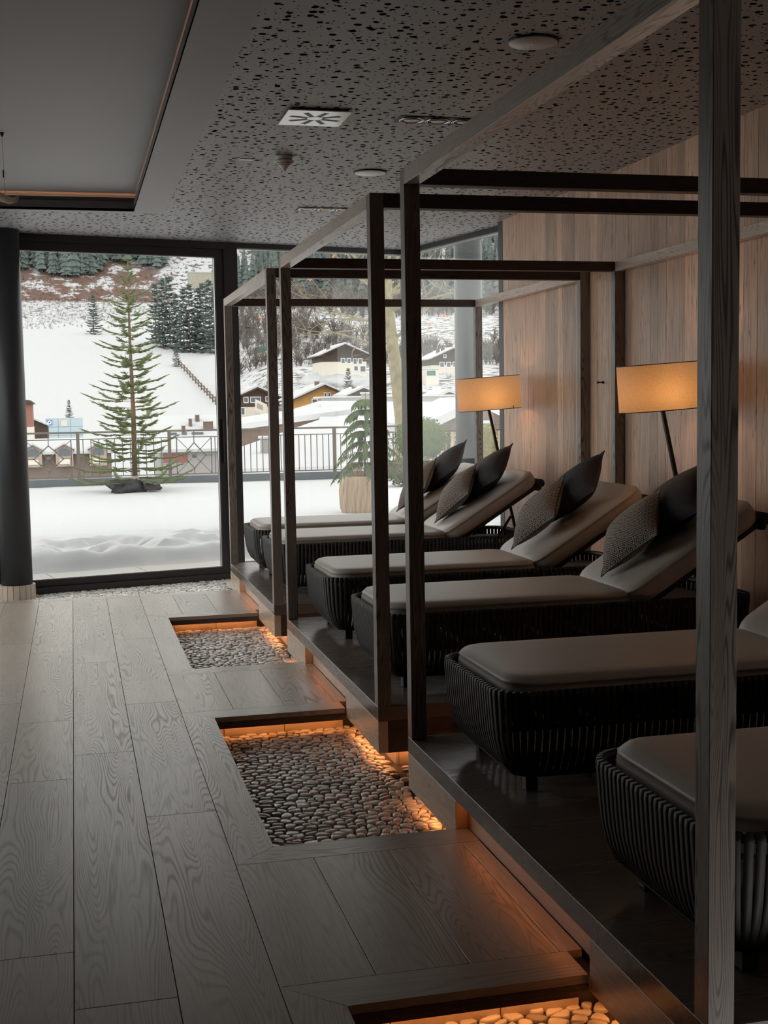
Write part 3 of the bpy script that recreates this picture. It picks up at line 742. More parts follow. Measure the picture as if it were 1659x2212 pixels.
# ================================================================== LAMPS
def lamp(y, label, extra=1.0):
    X, ZB0 = 3.21, 1.572
    t = thing('floor_lamp', label, 'floor lamp', (3.41, y, .1655), 0, 'drum-shade floor lamps')
    def loc(x, yy, z): return (x-3.41, yy, z-.1655)
    obj('base', MB().lathe([(0,0),(.112,0),(.115,.004),(.115,.012),(.108,.016),(0,.016)], 28), MT['stem'], t)
    obj('stem', MB().bar(loc(3.492,0,.178), loc(3.198,0,1.488), .020, .020), MT['stem'], t)
    nseg = 48; TA = R(3.6)
    def ring(s, z):
        out = []
        for k in range(nseg):
            a = 2*math.pi*k/nseg; c, s_ = math.cos(a), math.sin(a)
            x = math.copysign(abs(c)**.75, c)*.25*s; yy = math.copysign(abs(s_)**.75, s_)*.17*s
            out.append((x*math.cos(TA)-z*math.sin(TA), yy, x*math.sin(TA)+z*math.cos(TA)))
        return out
    def band(z0, z1, so, si):
        vs = ring(so,z0)+ring(so,z1)+ring(si,z1)+ring(si,z0); n = nseg
        fs = [(q*n+k, q*n+(k+1) % n, ((q+1) % 4)*n+(k+1) % n, ((q+1) % 4)*n+k) for q in range(4) for k in range(n)]
        return MB().add(vs, fs, True)
    c = loc(X, 0, ZB0)
    vs = ring(1,-.128)+ring(1,.128); n = nseg
    sh = obj('shade', MB().add(vs, [(k,(k+1) % n,n+(k+1) % n,n+k) for k in range(n)], True), MT['shade'], t, c)
    obj('shade_trim', band(-.1305,-.126,1.004,.994), MT['stem'], sh); obj('shade_trim', band(.126,.1305,1.004,.994), MT['stem'], sh)
    obj('pull_tag', MB().box(.145, .148, -.172, -.160, -.125, -.098), MT['stem'], sh)
    hd = MB().bar(loc(3.195,0,1.455), loc(3.195,0,1.502), .03, .03)
    obj('bulb_holder', hd, MT['stem'], t)
    obj('bulb', MB().lathe([(0,-.03),(.02,-.022),(.03,0),(.02,.022),(0,.03)], 12), emit('warm_bulb', (1,.62,.30), 6.0), t, loc(3.195,0,1.535))
    ld = bpy.data.lights.new('lamp_light', 'POINT'); ld.energy = 7.5*extra; ld.color = (1.0,.50,.19); ld.shadow_soft_size = .032
    lo = bpy.data.objects.new('lamp_light', ld); COL.objects.link(lo); lo.parent = t; lo.location = loc(3.195, -.001, 1.535)
lamp(9.57, 'floor lamp with orange glowing drum shade nearest the window')
lamp(6.52, 'floor lamp with orange drum shade beside the big dark post')
lamp(3.55, 'floor lamp between the two nearest loungers at far right', .3)

# small wall items
hk = thing('wall_hook', 'small black coat hook on the wood wall', 'hook', (WX, 8.093, 1.625))
obj('hook_plate', MB().lathe([(.011,0),(.011,.004)], 16), MT['black'], hk, (0,0,0), (0, R(-90), 0))
obj('hook_pin', MB().tube([(-.004,0,0), (-.040,0,0)], .0045, 8), MT['black'], hk)
obj('hook_knob', MB().lathe([(.006,0),(.012,.003),(.012,.007),(.006,.009)], 16), MT['black'], hk, (-.036,0,0), (0, R(-90), 0))
so = thing('wall_socket', 'grey double power socket low on the wood wall', 'socket', (WX-.001, 9.66, .555))
obj('back_plate', MB().cbox(-.012, 0, -.125, .125, -.045, .045, .002), MT['steel_grey'], so)
for y in (-.075, .0, .075):
    obj('socket_insert', MB().cbox(-.017, -.0122, y-.034, y+.034, -.035, .035, .001), MT['grey_plaster'], so)
    obj('socket_hole', MB().lathe([(.019,0),(.019,.001)], 18), MT['black'], so, (-.0172, y, 0), (0, R(-90), 0))

# ================================================================== CEILING ITEMS
df = thing('air_diffuser', 'square white swirl air diffuser in the ceiling', 'air vent', (1.285, 6.645, ZC))
obj('face_plate', MB().cbox(-.165, .165, -.172, .172, -.016, -.010, .001), MT['white'], df)
obj('neck', MB().box(-.150, .150, -.155, .155, -.010, -.0005), MT['black'], df)
for k in range(8):
    a = k*math.pi/4+.28
    s = MB().box(.045, .135, -.009, .009, -.0172, -.0161).box(.038, .142, -.0125, -.0095, -.0175, -.0161).box(.038, .142, .0095, .0125, -.0175, -.0161)
    s.m = [0]*6+[1]*12
    obj('slot', s, [MT['black'], MT['steel_grey']], df, (0,0,0), (0,0,a))
for x, y, lb in ((1.94, 8.16, 'round grey ceiling speaker farther from the viewer'), (1.935, 5.14, 'round grey ceiling speaker nearer the viewer')):
    sp = thing('ceiling_speaker', lb, 'speaker', (x, y, ZC), 0, 'round ceiling speakers')
    obj('grille', MB().lathe([(0,-.012),(.098,-.012),(.102,-.010),(.102,-.007),(0,-.007)], 40), plain('speaker_grille', (.50,.50,.50), .3, .6, 0, .06, 300), sp)
    obj('gap_ring', MB().lathe([(.108,-.0065),(.108,-.0005)], 40), MT['black'], sp)
    obj('centre_badge', MB().lathe([(.007,-.0135),(.007,-.0121)], 12), MT['chrome'], sp)
sd = thing('smoke_detector', 'small domed smoke detector on the ceiling', 'smoke detector', (1.30, 7.72, ZC))
obj('base_ring', MB().lathe([(.046,-.025),(.052,-.018),(.052,-.0005)], 32), MT['offwhite'], sd)
obj('dome', MB().lathe([(0,-.088),(.010,-.087),(.016,-.078),(.034,-.060),(.060,-.040),(.061,-.034),(.046,-.0255)], 32), MT['offwhite'], sd)
obj('slot_ring', MB().lathe([(.0375,-.0578),(.0405,-.0555)], 32).lathe([(.049,-.0492),(.052,-.0469)], 32), MT['black'], sd)
obj('sensor_tip', MB().lathe([(0,-.095),(.007,-.093),(.010,-.087)], 16), MT['white'], sd)
st = thing('ceiling_label', 'tiny white strip on the perforated ceiling', 'label strip', (1.09, 7.86, ZC))
obj('plate', MB().cbox(-.042, .042, -.012, .012, -.006, -.0005, .001), MT['white'], st)
for y, lb in ((6.64, 'recessed triple downlight nearer the viewer'), (9.73, 'recessed triple downlight close to the window')):
    dl = thing('recessed_downlight', lb, 'downlight', (1.955, y, ZC), 0, 'recessed triple downlights')
    obj('housing', MB().box(-.225, .225, -.075, .075, -.004, -.0005), MT['black'], dl)
    for k in (-1, 0, 1):
        rg = obj('lamp_ring', MB().lathe([(.0645,-.0085),(.066,-.0095),(.068,-.0085),(.068,-.0041),(.0645,-.0041)], 32, closed=True), MT['chrome'], dl, (k*.146, 0, 0))
        obj('inner_ring', MB().lathe([(.056,-.0075),(.0575,-.0085),(.059,-.0075),(.059,-.0042),(.056,-.0042)], 32, closed=True), MT['chrome'], rg)
        obj('reflector', MB().lathe([(0,-.0055),(.016,-.0075),(.034,-.0095),(.040,-.0065),(.041,-.0042)], 28), MT['lamp_brass'], rg)
dw = thing('driftwood_pendant', 'pale driftwood branch hung from the ceiling coffer', 'hanging branch', (-.62, 8.0, 2.80))
obj('branch', MB().tube([(-.46,.05,.06), (-.30,-.03,.05), (-.10,.02,.03), (.12,0,.005), (.24,0,-.028), (.30,0,-.050), (.335,0,-.046), (.350,0,-.022)], [.030,.036,.034,.030,.026,.022,.017,.007], 9), plain('driftwood', (.50,.41,.28), .85, .2, 0, .5, 30, .6), dw)
obj('hanging_wire', MB().tube([(.275,0,-.02), (.270,0,.345)], .0012, 5), MT['steel_grey'], dw)
obj('wire_grip', MB().tube([(.2705,0,.085), (.2700,0,.130)], .005, 6), MT['black'], dw)
obj('ceiling_anchor', MB().lathe([(.006,.325),(.012,.340),(.012,.3485)], 12, .27), MT['black'], dw)

# ================================================================== TERRACE
def smooth(a, b, x):
    t = min(1, max(0, (x-a)/(b-a))); return t*t*(3-2*t)
def vnoise(x, y, seed=0):
    def h(i, j):
        n = (i*374761393+j*668265263+seed*974711) & 0xffffffff; n = ((n ^ (n >> 13))*1274126177) & 0xffffffff
        return ((n ^ (n >> 16)) & 0xffff)/65535.0
    i, j = math.floor(x), math.floor(y); u, v = x-i, y-j; u = u*u*(3-2*u); v = v*v*(3-2*v)
    return (h(i,j)*(1-u)+h(i+1,j)*u)*(1-v)+(h(i,j+1)*(1-u)+h(i+1,j+1)*u)*v
def fbm(x, y, o=3, s=0): return sum(vnoise(x*2**k, y*2**k, s+k)*.5**k for k in range(o))/sum(.5**k for k in range(o))
ter = MB(); P4 = [gpt(-4.4,.10,0), gpt(1.8,.10,0)]
ter.prism([(-1.96, -6), (-1.96, 11.12), (P4[1].x+.05, P4[1].y), (3.85, 10.3), (11, 10.3), (15, 24.1), (-22, 24.1), (-22, -6)], -.5, -.045)
terrace = struct('floor_terrace', ter, MT['subfloor'], 'terrace outside the windows')
for k in range(8):
    for r_ in range(2):
        s0 = -4.3+k*.86+r_*.4; m = MB()
        v = [gpt(s,o,z) for z in (-.045,-.012) for s,o in ((s0+.004,.104+r_*.6),(s0+.856,.104+r_*.6),(s0+.856,.696+r_*.6),(s0+.004,.696+r_*.6))]
        m.add(v, [(0,3,2,1),(4,5,6,7),(0,1,5,4),(1,2,6,5),(2,3,7,6),(3,0,4,7)])
        obj('paving_slab', m, MT['paving'], terrace)
def snow_z(x, y):
    d = (Vector((x,y))-WP0).dot(WN); z = .045+.05*fbm(x*.35, y*.35, 3)+.02*fbm(x*1.7, y*1.7, 2, 5)+.07*(1-smooth(2,6,d))
    track = smooth(.75,1.0,d)*(1-smooth(1.9,2.6,d))
    z -= track*.08*smooth(.46,.56, fbm(x*2.3, y*2.3, 3, 9)); z += track*.05*fbm(x*6, y*6, 2, 3)
    edge = .32+.30*fbm(x*2.1, 3.3, 3, 2)
    z += .09*(fbm(x*4.5, y*4.5, 3, 7)-.45)*(1-smooth(1.0,2.2,d))
    return -.03+(z+.03)*smooth(edge, edge+.34, d)-.03*(1-smooth(edge-.02, edge+.03, d))
sn = MB(); NX, NY = 230, 190
def snf(u, v):
    x = -9+u*21; x = -9+21*(u**1.0); v2 = v**1.7
    d = .35+v2*12.6; y0 = WP0.y+.2235*(x-1.5); y = y0+d; y = min(y, 23.96) if v < 1 else 23.96
    z = snow_z(x, y)
    if x > 3.6 and y < 12.6: z = .05
    if x < -2.0: z = max(z, .06)
    return (x, y, z)
sn.grid(snf, NX, NY)
sn.box(-22, -2.05, -6, 10.75, -.04, .10); sn.box(-22, -8.9, 10.6, 23.96, -.04, .10)  # boxes carry the snow on out of view, added to bounce light indoors
snow = obj('terrace_snow', sn, MT['snow']); tag(snow, 'smooth deep snow lying on the terrace', 'snow', None, 'stuff')
# parapet, ledge and railing
struct('wall_parapet', MB().box(-14, 15, 23.97, 24.12, -.6, .215), MT['zinc'], 'low grey zinc parapet at the terrace edge')
lg = MB(); 
def lgf(u, v):
    x = -14+u*30; y = 24.2+v*2.2; return (x, y, -.02+.10*fbm(x*.8, y*.8, 2)-(.12*smooth(.75,1,v)))
lg.grid(lgf, 120, 8)
tag(obj('ledge_snow', lg, MT['roofsnow']), 'snow bank on the ledge behind the railing', 'snow', None, 'stuff')
RY = 24.0
def railing(x0, x1, label, deco=(), posts=(), pitch=.143):
    t = thing('railing', label, 'railing', (x0, RY, .2), 0, 'terrace railings'); L = x1-x0
    def lx(x): return x-x0
    obj('top_rail', MB().cbox(0, L, -.022, .022, .850, .885, .004), MT['iron'], t)
    obj('upper_rail', MB().box(0, L, -.010, .010, .735, .752), MT['iron'], t)
    obj('bottom_rail', MB().box(0, L, -.010, .010, .040, .060), MT['iron'], t)
    for p in posts: obj('post', MB().cbox(lx(p)-.030, lx(p)+.030, -.035, .035, -.12, .86, .004), MT['iron'], t)
    x = x0+.06
    while x < x1-.03:
        if not any(a-.02 < x < b+.02 for a, b in deco) and not any(abs(x-p) < .06 for p in posts):
            obj('baluster', MB().box(lx(x)-.008, lx(x)+.008, -.008, .008, .055, .74), MT['iron'], t)
        x += pitch
    for a, b in deco:
        c = (a+b)/2; hw = (b-a)/2; pn = MB(); zc_, hh = .395, .335; dw_, dh = hw*.66, hh*.72
        def B(x0_, z0_, x1_, z1_, wd=.016): pn.bar((lx(c)+x0_,0,zc_+z0_), (lx(c)+x1_,0,zc_+z1_), wd, .014, (0,1,0))
        for sx in (-1,1):
            B(sx*hw,-hh,sx*hw,hh,.020); B(sx*dw_,0,sx*hw,0); B(sx*dw_,0,0,dh,.020); B(sx*dw_,0,0,-dh,.020)
            for sz in (-1,1): B(sx*hw,sz*hh,sx*.03,sz*.03,.012)
        B(0,dh,0,hh+.12); B(0,-dh,0,-hh)
        o = obj('diamond_panel', pn, MT['iron'], t)
        obj('rosette', MB().lathe([(.045,-.008),(.045,.008)], 20), MT['iron'], o, (lx(c), 0, zc_), (R(90), 0, 0))
    return t
railing(-4.9, 2.70, 'brown iron railing with diamond panels behind the fir tree', [(-.86,-.05), (1.876,2.525), (-2.6,-1.8)], (-3.2,-1.55,.075,1.742), .143)
railing(2.74, 9.5, 'plain iron railing with thin balusters behind the potted conifer', (), (4.9, 7.2), .117)

# ------------------------------------------------------------------ conifers
def spruce(h, base, nw, nb, rnd, spread=.33, twig=.09, th=.014, droop=.12, sides=4, up=.25, lean=0, dens=1.0, gap=.08):
    """trunk mesh and foliage mesh (real branches with needle-clad twigs)"""
    tr = MB(); fo = MB()
    tr.tube([(0,0,base), (.01,0,h*.35), (-.01,.01,h*.7), (0,0,h)], [h*.0125, h*.010, h*.0055, h*.0015], 8)
    for i in range(nw):
        f = i/(nw-1); z = base+h*gap+(h-base-h*gap)*(f**.92)
        ln = (spread*h*(1-f)**.85+h*.012)*rnd.uniform(.75,1.12)
        n = max(3, int(nb*(1-.45*f)))
        for k in range(n):
            a = 2*math.pi*(k+rnd.random()*.8)/n+i*1.1; L = ln*rnd.uniform(.45,1.22)
            ca, sa = math.cos(a), math.sin(a); z0 = z+rnd.uniform(-.5,.5)*h/nw*.7
            rise = up*(.3+f) ; pts = []
            for q in range(5):
                t = q/4; pts.append(Vector((ca*L*t, sa*L*t, z0+L*(rise*t-droop*(1-f)*2.2*t*t*(1.25-t)*1.6+.10*t**3))))
            rb_ = .0035*h**.8*(1-f*.6)*.6
            tr.tube(pts, [rb_, rb_*.9, rb_*.7, rb_*.5, rb_*.3], 3, False)
            nt_ = max(3, int(L/twig*1.9*dens))
            for q in range(nt_):
                t = .18+.82*(q+rnd.random()*.5)/nt_; ii = min(3, int(t*4)); fr = t*4-ii; p = pts[ii].lerp(pts[ii+1], fr)
                d = (pts[ii+1]-pts[ii]).normalized()
                for sgn in (-1,1):
                    sd = Vector((-sa*sgn, ca*sgn, 0)); tl = twig*rnd.uniform(.7,1.5)*(1.15-t*.6)*(1 if L > twig*2 else .6)
                    e = p+(d*.75+sd*.75+Vector((0,0,rnd.uniform(-.28,.12)))).normalized()*tl
                    fo.tube([p, p.lerp(e,.5)+Vector((0,0,-tl*.05)), e], [th*.75, th, th*.25], sides, False)
            e = pts[4]; fo.tube([pts[2], pts[3], e, e+(pts[4]-pts[3]).normalized()*twig*.8], [th*.7, th*1.05, th, th*.2], sides, False)
    # leader
    fo.tube([(0,0,h*.93), (0,0,h*1.0), (0,0,h*1.035)], [th*.8, th*1.0, th*.2], sides, False)
    return tr, fo
def put_spruce(name, label, cat, loc, h, group=None, mats=('bark','needle'), rz=0, **kw):
    tr, fo = spruce(h, 0, **kw); t = thing(name, label, cat, loc, rz, group)
    obj('trunk', tr, MT[mats[0]], t); obj('foliage', fo, MT[mats[1]], t); return t
rs = random.Random(5)
fir = put_spruce('fir_tree', 'bare-looking green fir tree standing in the terrace snow', 'tree', (1.0, 22.1, .08), 3.90, None, rnd=rs, nw=28, nb=8, spread=.275, twig=.105, th=.0092, droop=.11, up=.22, gap=.05, dens=1.35)
obj('trunk_wrap', MB().lathe([(.062,.02),(.06,.25),(.056,.26)], 12), MT['burlap'], fir)
def blob(rx, ry, rz_, n=16, m=10, amp=.2, fr=2.2, seed=0, flat=0.0):
    b = MB()
    def f(u, v):
        a, t = u*2*math.pi, (v-.5)*math.pi; x, y, z = math.cos(a)*math.cos(t), math.sin(a)*math.cos(t), math.sin(t)
        k = 1+amp*(fbm(x*fr+z+9, y*fr-z+9, 3, seed)-.5)*2
        return (x*rx*k, y*ry*k, max(-rz_*flat if flat else -9, z*rz_*k))
    b.grid(f, n, m); return b
tag(obj('root_sack', blob(.27,.2,.17,28,18,.75,3.6,3,.35), MT['sack'], None, (.88, 21.85, .12)), 'crumpled dark grey sack at the foot of the fir', 'sack')
tag(obj('root_sack', blob(.16,.12,.10,18,10,.45,2.6,8,.35), MT['sack'], None, (1.25, 21.75, .14)), 'small dark sack end lying in the snow', 'sack')
# potted conifer
pt = thing('plant_pot', 'tall beige ribbed planter standing in the snow', 'planter', (3.555, 15.75, .06))
pm = MB(); n = 260
prof = [(.235,0),(.252,.06),(.262,.12),(.268,.18),(.271,.24),(.272,.30),(.272,.36),(.270,.42),(.258,.50),(.245,.535),(.222,.535),(.215,.47)]
vs = []
for r_, z in prof:
    for k in range(n):
        a = 2*math.pi*k/n; wob = (.010*math.sin(a*29+2.2*math.sin(z*9+a*3))+.005*math.sin(a*47+3*math.sin(z*7)))*(1 if .01 < z < .49 else .1)
        vs.append(((r_+wob)*math.cos(a), (r_+wob)*math.sin(a), z))
fs = [(i*n+k, i*n+(k+1) % n, (i+1)*n+(k+1) % n, (i+1)*n+k) for i in range(len(prof)-1) for k in range(n)]
pm.add(vs, fs, True); obj('vessel', pm, plain('beige_ceramic', (.40,.30,.205), .6, .4, 0, .1, 8), pt)
obj('soil', MB().lathe([(0,.475),(.217,.47)], 24), MT['shrub'], pt)
rs2 = random.Random(9); pc = thing('potted_conifer', 'drooping green conifer growing in the beige planter', 'plant', (3.60, 15.75, .53))
tr = MB(); fo = MB(); tr.tube([(0,0,0), (.02,.01,.5), (.03,0,1.12)], [.014,.011,.004], 7)
for i in range(7):
    z = .22+i*.135; n = 6; L = .46*(1-(i/7.5)**1.5)+.05
    for k in range(n):
        a = 2*math.pi*(k+rs2.random()*.6)/n+i*.5; ca, sa = math.cos(a), math.sin(a); l = L*rs2.uniform(.75,1.1); pts = []
        for q in range(6):
            t = q/5; pts.append(Vector((.02+ca*l*t, sa*l*t, z+l*(.28*t-.72*t*t))))
        tr.tube(pts, [.006,.005,.004,.003,.002,.001], 4, False)
        for q in range(16):
            t = .1+.9*q/16; ii = min(4, int(t*5)); p = pts[ii].lerp(pts[ii+1], t*5-ii); d = (pts[ii+1]-pts[ii]).normalized()
            for sg in (-1,1):
                e = p+(d*.5+Vector((-sa*sg, ca*sg, 0))*.5+Vector((0,0,-.75))).normalized()*rs2.uniform(.06,.12)
                fo.tube([p, p.lerp(e,.5), e], [.005,.008,.002], 4, False)
obj('trunk', tr, MT['bark'], pc); obj('foliage', fo, MT['needle_pot'], pc)
dg = MB()
for k in range(26):
    a = rs2.uniform(0,6.28); r_ = rs2.uniform(.06,.17); l = rs2.uniform(.15,.3)
    dg.tube([(-.04+r_*math.cos(a), r_*math.sin(a), -.04), (-.04+r_*1.5*math.cos(a), r_*1.5*math.sin(a), l*.7), (-.04+r_*2.1*math.cos(a), r_*2.1*math.sin(a), l*.8)], [.006,.005,.001], 4, False)
obj('dry_grass', dg, plain('dry_grass', (.42,.29,.15), .9), pc)
# column and shrubs on the right of the terrace
struct('wall_column_outside', MB().lathe([(.155,-.05),(.155,3.30)], 40, 4.33, 13.6), plain('grey_column', (.035,.037,.038), .4), 'grey round column outside the side glazing')
def leafy(mb, c, rx, ry, rz_, n, rnd, s, box=False):
    for _ in range(n):
        if box: p = Vector((rnd.uniform(-rx,rx), rnd.uniform(-ry,ry), rnd.uniform(-rz_,rz_))); ax_ = rnd.randrange(3); p[ax_] = math.copysign((rx,ry,rz_)[ax_], p[ax_])*rnd.uniform(.93,1.03)
        else:
            d = Vector((rnd.gauss(0,1), rnd.gauss(0,1), rnd.gauss(0,1))).normalized()*rnd.uniform(.82,1.05); p = Vector((d.x*rx, d.y*ry, d.z*rz_))
        u = Vector((rnd.gauss(0,1), rnd.gauss(0,1), rnd.gauss(0,1))).normalized()*s*rnd.uniform(.6,1.4); v = u.orthogonal().normalized()*s*.45
        q = Vector(c)+p; mb.add([q-v, q+u*.5+v*.2, q+v, q-u*.6], [(0,1,2,3)])
rl = random.Random(31)
def shrub(name, label, cat, c, rx, ry, rz_, mat, n=1600, s=.035, box=False, snowcap=False, group=None):
    t = thing(name, label, cat, (c[0], c[1], c[2]-rz_), 0, group)
    core = MB().cbox(-rx*.9, rx*.9, -ry*.9, ry*.9, .02, 2*rz_*.95, .03) if box else blob(rx*.86, ry*.86, rz_*.86, 18, 12, .2, 2, 4)
    obj('crown', core, MT[mat], t, None if box else (0,0,rz_))
    lf = MB(); leafy(lf, (0,0,rz_), rx, ry, rz_, n, rl, s, box); o = obj('leaf_mass', lf, MT[mat], t); o['kind'] = 'stuff'
    if snowcap: obj('snow_cap', blob(rx*.85, ry*.85, rz_*.3, 16, 8, .3, 2, 6), MT['roofsnow'], t, (0,0,rz_*1.85))
    return t
shrub('boxwood_shrub', 'round dark green shrub behind the potted conifer', 'shrub', (6.35, 22.9, .83), .55, .45, .42, 'boxwood')
shrub('low_shrub', 'low brownish shrub in the snow right of the planter', 'shrub', (5.75, 21.3, .32), .55, .4, .27, 'shrub', 1800, .04)
shrub('clipped_hedge', 'clipped yellow-green hedge block before the board fence', 'hedge', (7.55, 23.3, .58), .33, .35, .50, 'hedge', 2200, .035, True)
shrub('low_shrub', 'low dark shrubs under the snow near the fence', 'shrub', (8.05, 22.3, .22), .75, .3, .17, 'shrub', 1500, .04, False, True)
tag(obj('snow_mound', blob(.75,.5,.34,20,12,.25,1.8,2,.2), MT['roofsnow'], None, (6.5, 22.0, .16)), 'rounded heap of snow beside the green shrub', 'snow heap')

# ------------------------------------------------------------------ plane tree
def branchy(tr, tw, p, d, L, r, lv, rnd, leaves):
    pts = [p]; q = Vector(p); dd = Vector(d)
    for k in range(4):
        dd = (dd+Vector((rnd.gauss(0,.16), rnd.gauss(0,.16), rnd.gauss(0,.10)+.05))).normalized(); q = q+dd*L/4; pts.append(q.copy())
    rr = [r*(1-.16*k) for k in range(5)]
    (tr if lv > 2 else tw).tube(pts, rr, 8 if lv > 3 else (5 if lv > 1 else 3), False)
    if lv == 0:
        if rnd.random() < .035: leaves.append((pts[rnd.randrange(2,5)], rnd.random()))
        return
    n = 3 if lv > 1 else 3
    for k in range(n):
        t = rnd.uniform(.3,1.0) if k else 1.0; ii = min(3, int(t*4)); b = pts[ii].lerp(pts[ii+1], t*4-ii)
        nd = (dd+Vector((rnd.gauss(0,.62), rnd.gauss(0,.62), rnd.gauss(0,.42)+.08))).normalized()
        branchy(tr, tw, b, nd, L*rnd.uniform(.6,.85), rr[3]*rnd.uniform(.5,.72), lv-1, rnd, leaves)
rt_ = random.Random(12); tt = thing('plane_tree', 'bare plane tree with mottled trunk and few orange leaves', 'tree', (at(862,905,27).x, 27, -1.6))
tr = MB(); tw = MB(); lv = []; bx_ = tt.location
P_ = [(at(868,905,27)-Vector(bx_)), (at(858,820,27)-Vector(bx_)), (at(848,745,27)-Vector(bx_)), (at(838,660,27)-Vector(bx_)), (at(836,590,27)-Vector(bx_))]
tr.tube([(.05,0,0)]+P_, [.19,.155,.145,.13,.115,.09], 10)
for i, (px, py, dx, dz, L, r_) in enumerate(((845,760,-1.0,.35,1.5,.05), (850,735,.8,.8,1.2,.05), (838,650,-.9,.7,1.5,.06), (838,640,.9,.6,1.4,.06), (836,620,-.3,1,1.5,.06), (836,600,.4,1,1.4,.06), (836,595,-.8,.5,1.4,.05), (837,670,.9,.1,1.5,.045), (842,700,-1,.15,1.4,.045))):
    b = at(px, py, 27)-Vector(bx_)
    for dy in (-.5,.35): branchy(tr, tw, b, Vector((dx, dy*1.1+rt_.uniform(-.3,.3), dz)).normalized(), L, r_*.8, 5 if dy < 0 else 4, rt_, lv)
obj('trunk', tr, MT['bark_grey'], tt); obj('twigs', tw, MT['twig'], tt)
lm = MB()
for p, k in lv:
    for q in range(2):
        u = Vector((rt_.gauss(0,1), rt_.gauss(0,1), rt_.gauss(0,1))).normalized()*.055; v = u.orthogonal().normalized()*.05
        lm.add([p, p+u*.6+v, p+u*1.3, p+u*.6-v], [(0,1,2,3)])
o = obj('autumn_leaf_cluster', lm, MT['leaf'], tt)

# ================================================================== VALLEY, ROOFS, HOUSES
def slab(pts, th):
    n = len(pts); b = [p-Vector((0,0,th)) for p in pts]
    return MB().add(list(pts)+b, [tuple(range(n)), tuple(range(2*n-1,n-1,-1))]+[(i, n+i, n+(i+1) % n, (i+1) % n) for i in range(n)])
def A(*q): return [at(*t) for t in q]
# snow roof behind the railing
t = thing('snowy_roof', 'broad snow roof just beyond the terrace railing', 'roof', at(640,1012,27))
def loc(pts, t): return [p-Vector(t.location) for p in pts]
obj('roof_snow', slab(loc(A((498,1013,27),(800,1005,27),(800,893,37),(690,906,37),(512,968,32)), t), .25), MT['roofsnow'], t)
obj('roof_shell', slab(loc([p-Vector((0,0,.26)) for p in A((498,1010,27.05),(800,1003,27.05),(800,893,37),(690,906,37),(512,968,32))], t), .5), MT['brown_wood'], t)
t2 = thing('roof_chimney', 'grey roof chimney with a snow cap behind the railing', 'chimney', at(573,984,30.5))
def cpt(px, py, Y): return at(px, py, Y)-Vector(t2.location)
a, b = cpt(565,984,30.5), cpt(586,984,30.5); zt = cpt(573,948,30.5).z
obj('stack', MB().cbox(a.x, b.x, -.12, .18, -.35, zt, .01), MT['grey_plaster'], t2); obj('cap', MB().cbox(a.x-.05, b.x+.05, -.17, .23, zt, zt+.07, .02), MT['roofsnow'], t2)
t = thing('barn_roof', 'brown shingled barn under a snow roof beyond the railing', 'barn', at(600,965,40))
o_ = Vector(t.location)
obj('wall', slab(loc(A((440,975,40),(440,922,40),(560,909,40),(716,890,40),(716,965,40)), t), 0.0) if False else MB().add([p-o_ for p in A((506,1000,40),(716,985,40),(716,890,40),(506,917,40))]+[p-o_+Vector((0,3,0)) for p in A((506,1000,40),(716,985,40),(716,890,40),(506,917,40))], [(0,1,2,3),(7,6,5,4),(0,4,5,1),(1,5,6,2),(2,6,7,3),(3,7,4,0)]), MT['brown_wood'], t)
obj('roof_snow', slab(loc(A((500,918,39.7),(720,889,39.7),(800,878,44),(800,866,54),(690,866,54),(632,884,50),(500,905,46)), t), .18), MT['roofsnow'], t)
t = thing('flat_roof', 'long flat snowy roof with dark edge on the right', 'roof', at(850,895,45)); o_ = Vector(t.location)
obj('roof_snow', slab(loc(A((690,906,37.6),(1100,918,37.6),(1100,868,55),(695,867,55)), t), .3), MT['roofsnow'], t)
eb = MB(); a, b = at(698,866,56)-o_, at(1100,867,56)-o_; eb.box(a.x, b.x, a.y, a.y+.4, a.z-.1, a.z+.11); obj('eave_board', eb, MT['grey_plaster'], t)
obj('eave_snow', MB().cbox(a.x, b.x, a.y-.05, a.y+2.5, a.z+.112, a.z+.20, .03), MT['roofsnow'], t)
t = thing('roof_chimney', 'tall grey chimney stack above the potted conifer', 'chimney', at(792,885,40)); o_ = Vector(t.location)
obj('stack', MB().cbox(-.14, .18, -.15, .15, -.3, .50, .01), MT['grey_plaster'], t); obj('cap', MB().cbox(-.18, .22, -.19, .19, .50, .57, .02), MT['roofsnow'], t)
# shed with board fence on the right
t = thing('garden_shed', 'brown gabled shed with snow roof right of the hedge', 'shed', at(960,985,29)); o_ = Vector(t.location)
x0 = (at(944,950,29)-o_).x; x1 = (at(1120,950,29)-o_).x; zt = (at(944,930,29)-o_).z; za = (at(1010,884,29)-o_).z
obj('wall', MB().box(x0+.03, x1, .06, 3, -.3, zt), MT['brown_wood'], t)
for k in range(24):
    xa = x0+k*.085
    obj('board', MB().cbox(xa+.004, xa+.081, .0, .03, -.25, zt-.03, .003), MT['fence_wood'], t)
gm = MB().add([(x0-.2,0,zt), (x1+.2,0,zt), ((x0+x1)/2,0,za+.1), (x0-.2,3,zt), (x1+.2,3,zt), ((x0+x1)/2,3,za+.1)], [(0,1,2),(5,4,3),(0,3,4,1),(1,4,5,2),(2,5,3,0)])
obj('gable', gm, MT['brown_wood'], t)
xm = (x0+x1)/2
obj('roof_snow', MB().add([(x0-.4,-.2,zt-.05), (xm,-.2,za+.08), (xm,3.2,za+.08), (x0-.4,3.2,zt-.05), (x0-.4,-.2,zt+.15), (xm,-.2,za+.30), (xm,3.2,za+.30), (x0-.4,3.2,zt+.15)], [(3,2,1,0),(4,5,6,7),(0,1,5,4),(1,2,6,5),(2,3,7,6),(3,0,4,7)]), MT['roofsnow'], t)
